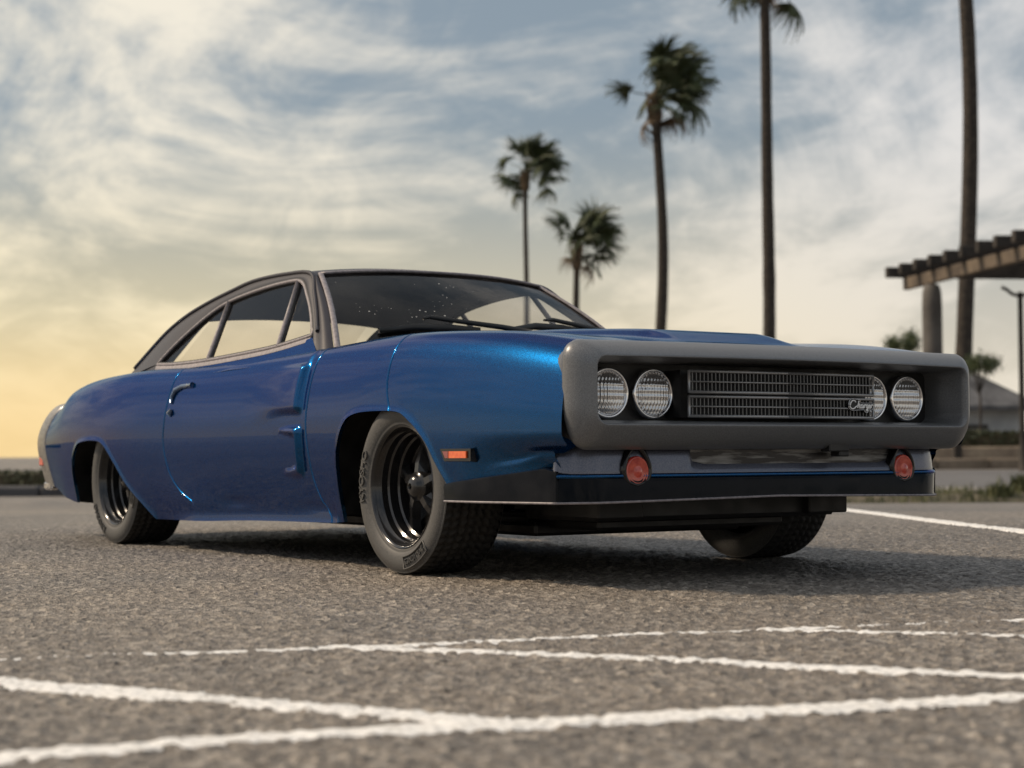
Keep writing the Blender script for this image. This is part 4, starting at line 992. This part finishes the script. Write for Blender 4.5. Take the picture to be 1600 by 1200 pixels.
# hut
HU = link(bpy.data.objects.new('hut', None), None, label='small pale walled hut with a dark pitched roof and dark window', category='building'); HU.location = at(1490, 36, -.10)
M_WALL = vary(mat('pale_render', (.32, .34, .36), .9), 1.5, (.26, .28, .30), (.38, .40, .42), 5); M_SHING = vary(mat('slate_roof', (.075, .078, .085), .8), 3, (.05, .052, .058), (.11, .112, .12), 5)
hrot = np.array([[RGT.x, -FWD.x, 0], [RGT.y, -FWD.y, 0], [0, 0, 1]])
mb = MB(); mb.box((0, 0, .55), (2.0, 2.4, 1.1), hrot); mb.build('wall', M_WALL, HU, False, 1.0)
e = 1.35; hh = [(-e, -1.6, .98), (e, -1.6, .98), (e, 1.6, .98), (-e, 1.6, .98), (-e, -1.6, 1.06), (e, -1.6, 1.06), (e, 1.6, 1.06), (-e, 1.6, 1.06), (0.1, -.5, 1.85), (.1, .5, 1.85), (-.35, -.5, 1.85), (-.35, .5, 1.85)]
V = np.array(hh) @ hrot.T
obj('roof', V, [(3, 2, 1, 0), (0, 1, 5, 4), (1, 2, 6, 5), (2, 3, 7, 6), (3, 0, 4, 7), (4, 5, 8, 10), (5, 6, 9, 8), (6, 7, 11, 9), (7, 4, 10, 11), (8, 9, 11, 10)], M_SHING, HU, False, 1.0)
mb = MB(); mb.box(np.array((.15, 1.215, .42)) @ hrot.T, (.42, .04, .55), hrot); w_ = mb.build('window', M_DWOOD, HU, False, 1.0)
mb = MB(); mb.box(np.array((.15, 1.24, .42)) @ hrot.T, (.34, .03, .46), hrot); o = mb.build('pane', mat('dark_pane', (.02, .025, .03), .1), w_, False, 1.0)
# masonry walls beyond the street: courses of separate blocks
M_STONE = vary(mat('tan_stone', (.24, .19, .14), .9), 3, (.17, .13, .10), (.33, .27, .2), 6, None, .6, 25, dist=.02)
M_STONE2 = vary(mat('brown_stone', (.15, .12, .09), .9), 3, (.10, .08, .06), (.22, .18, .14), 6, None, .6, 25, dist=.02)
def block_wall(px0, px1, D, z0, z1, rows, m_, label, th=.4, bw=.62):
    p0, p1 = at(px0, D, z0), at(px1, D, z0); root = link(bpy.data.objects.new('stone_wall', None), None, label=label, category='wall'); root.location = p0
    L_ = (p1 - p0).length; rr = np.random.RandomState(int(D * 7)); h = (z1 - z0) / rows
    mb = MB(); mb.box(np.array(RGT * (L_ / 2)) + (0, 0, (z1 - z0) / 2 - .01), (L_, th - .04, z1 - z0 - .02), hrot); mb.build('core', M_STONE2, root, False, 1.0)
    base = MB(); base.box((0, 0, 0), (bw - .015, th, h - .012), hrot, .015); proto = None
    for i in range(rows):
        x = -rr.uniform(0, bw)
        while x < L_:
            if proto is None: proto = base.build('stone', m_, root, False, 1.0); o = proto
            else: o = link(bpy.data.objects.new('stone', proto.data), root)
            o.location = RGT * (x + bw / 2) - FWD * rr.uniform(0, .03) + Vector((0, 0, h * (i + .5)))
            x += bw
block_wall(1080, 1760, 21, -.175, -.02, 1, M_STONE2, 'low brown stone wall along the far side of the street')
block_wall(1080, 1760, 22.5, -.10, .125, 1, M_STONE, 'tan stone wall stepped back behind the low brown wall', bw=.8)
block_post = at(1495, 21.6, -.10); mb = MB(); mb.box((0, 0, .15), (.10, .10, .30), hrot, .01); mb.box((0, 0, .31), (.13, .13, .04), hrot, .01)
o = mb.build('bollard', M_DWOOD, None, False, 1.0, label='short dark bollard in front of the tan stone wall', category='bollard'); o.location = block_post
# street kerb and street sheet
M_STREET = vary(mat('street_asphalt', (.10, .10, .105), .85), 3, (.08, .08, .085), (.125, .123, .125), 6)
def sheet(name, pts, m_, thick=.0, **pr):
    P = [tuple(p) for p in pts]; n = len(P)
    if thick: V = P + [(x, y, z - thick) for x, y, z in P]; F = [tuple(range(n))] + [(i, i + n, (i + 1) % n + n, (i + 1) % n) for i in range(n)]
    else: V, F = P, [tuple(range(n))]
    return obj(name, V, F, m_, None, False, 1.0, **pr)
sheet('street', [at(300, 8.9, -.160), at(2400, 8.9, -.160), at(2400, 20.4, -.160), at(300, 20.4, -.160)], M_STREET, 0, kind='structure')
M_CONC = vary(mat('pale_concrete', (.36, .34, .31), .85), 4, (.28, .265, .24), (.44, .42, .38), 6)
def kerb(u0, v0, u1, v1, z, h, w, label):
    a = Vector((*from_uv(u0, v0), z)); b = Vector((*from_uv(u1, v1), z)); d = (b - a); L_ = d.length; d.normalize(); n = Vector((-d.y, d.x, 0))
    r_ = np.array([[d.x, n.x, 0], [d.y, n.y, 0], [0, 0, 1]]); k = max(1, int(L_ / .9))
    root = link(bpy.data.objects.new('kerb', None), None, kind='structure', label=label); root.location = a; pm = None
    for i in range(k):
        c = d * (L_ * (i + .5) / k) + Vector((0, 0, h / 2 - .05))
        if pm is None: mb = MB(); mb.box((0, 0, 0), (L_ / k - .012, w, h + .1), r_, .012); o = mb.build('kerb_stone', M_CONC, root, False, 1.0); pm = o.data
        else: o = link(bpy.data.objects.new('kerb_stone', pm), root)
        o.location = c
kerb(8.75, -.5, 8.75, 9, -.165, .035, .14, 'pale kerb between the grass verge and the street')
# verge: earth bank with grass
M_EARTH = vary(mat('verge_earth', (.07, .06, .04), .95), 6, (.04, .038, .02), (.11, .09, .06), 6, None, .6, 40, dist=.02)
M_GRASS = vary(mat('verge_grass', (.06, .08, .025), .7), 5, (.035, .05, .015), (.12, .12, .05), 4)
def verge(u_a, u_b, v0, v1, h, name='verge'):
    nu, nv = 14, 120; U, V_ = np.meshgrid(np.linspace(0, 1, nu), np.linspace(0, 1, nv), indexing='ij'); v = v0 + (v1 - v0) * V_
    ua = np.interp(v, [v0, v1], u_a); u = ua + (u_b - ua) * U; X, Y = from_uv(u, v)
    z = slope(u, v) * 0 + np.interp(U, [0, .12, .4, .85, 1], [-.235, -.19, -.19 + h * .8, -.19 + h, -.16]) + .014 * (vnoise(X, Y, .16, 1) - .5) * (U > .05)
    return obj(name, np.stack([X, Y, z], -1).reshape(-1, 3), grid_faces(nu, nv)[:, ::-1], M_EARTH, None, True, 1.0, kind='structure'), (X, Y, z)
_, (gX, gY, gZ) = verge((7.75, 7.15), 8.7, .3, 7.5, .05)
def tufts(name, pts, n_blade, hmin, hmax, m_, label, spread=.05, seed=0, **pr):
    r = np.random.RandomState(seed); V = []; F = []
    for (x, y, z) in pts:
        for _ in range(n_blade):
            a = r.uniform(0, 6.28); h = r.uniform(hmin, hmax); w = h * .06 + .001; l = r.uniform(.1, .6) * h; ox, oy = r.normal(0, spread, 2); d = np.array([math.cos(a), math.sin(a)]); pz = np.array([-d[1], d[0]]) * w; b = len(V)
            p = np.array([x + ox, y + oy]); V += [(*(p - pz), z - .01), (*(p + pz), z - .01), (*(p + d * l * .35 + pz * .7), z + h * .6), (*(p + d * l * .35 - pz * .7), z + h * .6), (*(p + d * l), z + h)]
            F += [(b, b + 1, b + 2, b + 3), (b + 3, b + 2, b + 4)]
    return obj(name, V, F, m_, None, False, 1.0, label=label, **pr)
ii = rng.randint(1, 13, 900), rng.randint(0, 120, 900)
tufts('verge_grass', np.stack([gX[ii], gY[ii], gZ[ii]], -1), 9, .012, .045, M_GRASS, 'dry grass on the verge beside the street', .05, 2, kind='stuff')
# low plants on the verge at the right edge
for px, D, h, lab in ((1600, 8.3, .11, 'small green shrub on the verge where the kerb leaves the picture'), (1560, 8.0, .07, 'low clump of grass on the verge beside the small shrub')):
    c = at(px, D, -.155); o = tufts('shrub', [(0, 0, 0)] * 1, 260, h * .35, h, M_GRASS, lab, h * .38, int(px), category='shrub'); o.location = c
# leafy trees
def leaf_tree(px, D, py, rad, label, seed, trunk_r=.06, m_=None, squash=.75):
    r = np.random.RandomState(seed); base = at(px, D, -.1); c = at(px, D, None, py); H = c.z - base.z
    root = link(bpy.data.objects.new('leafy_tree', None), None, label=label, category='tree'); root.location = base
    mb = MB(); mb.tube([(0, 0, -.05), (.03, 0, H * .5), (0, .02, H)], [trunk_r * 1.3, trunk_r, trunk_r * .5], 8)
    tips = []
    for i in range(11):
        a = r.uniform(0, 6.28); d = np.array([math.cos(a), math.sin(a), r.uniform(-.2, .9)]) * rad * r.uniform(.45, .95); d[2] *= squash; mb.tube([(0, 0, H * .7), np.array((0, 0, H)) * .85 + d * .5, np.array((0, 0, H)) + d], [trunk_r * .5, trunk_r * .3, .01], 5); tips.append(np.array((0, 0, H)) + d)
    mb.build('trunk', M_BARK, root, True, 1.0)
    V = []; F = []
    for tpt in tips:
        for _ in range(260):
            p = tpt + r.normal(0, 1, 3) * rad * .20; a = r.normal(0, 1, 3); a /= np.linalg.norm(a); b_ = np.cross(a, r.normal(0, 1, 3)); b_ /= np.linalg.norm(b_); l = rad * r.uniform(.05, .10); k_ = len(V)
            V += [p - a * l, p + b_ * l * .4, p + a * l, p - b_ * l * .4]; F.append((k_, k_ + 1, k_ + 2, k_ + 3))
    obj('crown', V, F, m_ or M_LEAF, root, False, 1.0)
M_LEAF = vary(mat('tree_leaf', (.05, .07, .025), .6), 2, (.03, .045, .016), (.085, .11, .04), 3)
leaf_tree(1413, 40, 543, .44, 'small dark leafy tree showing above the bumper left of the pergola column', 31)
leaf_tree(1530, 31, 575, .34, 'sparse leafy tree beside the pergola column and above the hut roof', 34, .022, None, .6)
# hedge by the hut and dark bank at the left of the lot
M_HEDGE = vary(mat('hedge_leaf', (.035, .045, .018), .7), 3, (.02, .028, .01), (.06, .07, .03), 4)
def hedge(px0, px1, D, z0, z1, depth, label, seed, n=5000, lf=.05, m_=None):
    r = np.random.RandomState(seed); p0, p1 = at(px0, D, z0), at(px1, D, z0); L_ = (p1 - p0).length
    root = link(bpy.data.objects.new('hedge', None), None, label=label, category='hedge'); root.location = p0
    mb = MB(); mb.box(np.array(RGT * L_ / 2) + (0, 0, (z1 - z0) * .42), (L_, depth * .75, (z1 - z0) * .84), hrot); mb.build('stems', M_EARTH, root, False, 1.0)
    V = []; F = []
    a = r.uniform(0, L_, n); topz = (z1 - z0) * (.86 + .22 * vnoise(a, a * 0, .5, 2)); zz = r.uniform(0, 1, n) ** .6 * topz; dd = r.uniform(-.5, .5, n) * depth
    for i in range(n):
        p = np.array(RGT) * a[i] + np.array(FWD) * dd[i] + np.array((0, 0, zz[i])); q = r.normal(0, 1, 3); q /= np.linalg.norm(q); w = np.cross(q, r.normal(0, 1, 3)); w /= np.linalg.norm(w); l = lf * r.uniform(.5, 1.2); k_ = len(V)
        V += [p - q * l, p + w * l * .45, p + q * l, p - w * l * .45]; F.append((k_, k_ + 1, k_ + 2, k_ + 3))
    obj('foliage', V, F, m_ or M_HEDGE, root, False, 1.0)
hedge(1470, 1760, 30, .1, .42, .6, 'dark low hedge in front of the hut', 41, 2600, .06)
hedge(-1500, 420, 12, -.20, -.035, .7, 'dark clipped hedge along the lot behind the tail of the car', 43, 15000, .022)
LW = link(bpy.data.objects.new('retaining_wall', None), None, label='low dark retaining wall below the hedge at the edge of the lot', category='wall'); p0 = at(-1500, 9.6, -.245); p1 = at(420, 9.6, -.245); LW.location = p0
M_DWALL = vary(mat('dark_concrete', (.045, .046, .052), .9), 3, (.03, .031, .036), (.07, .07, .076), 6, None, .4, 30, dist=.01)
L_ = (p1 - p0).length; k = 22
for i in range(k):
    mb = MB(); mb.box(np.array(RGT * L_ * (i + .5) / k) + (0, 0, .06), (L_ / k - .012, .25, .15), hrot, .012); mb.build('wall_panel', M_DWALL, LW, False, 1.0)
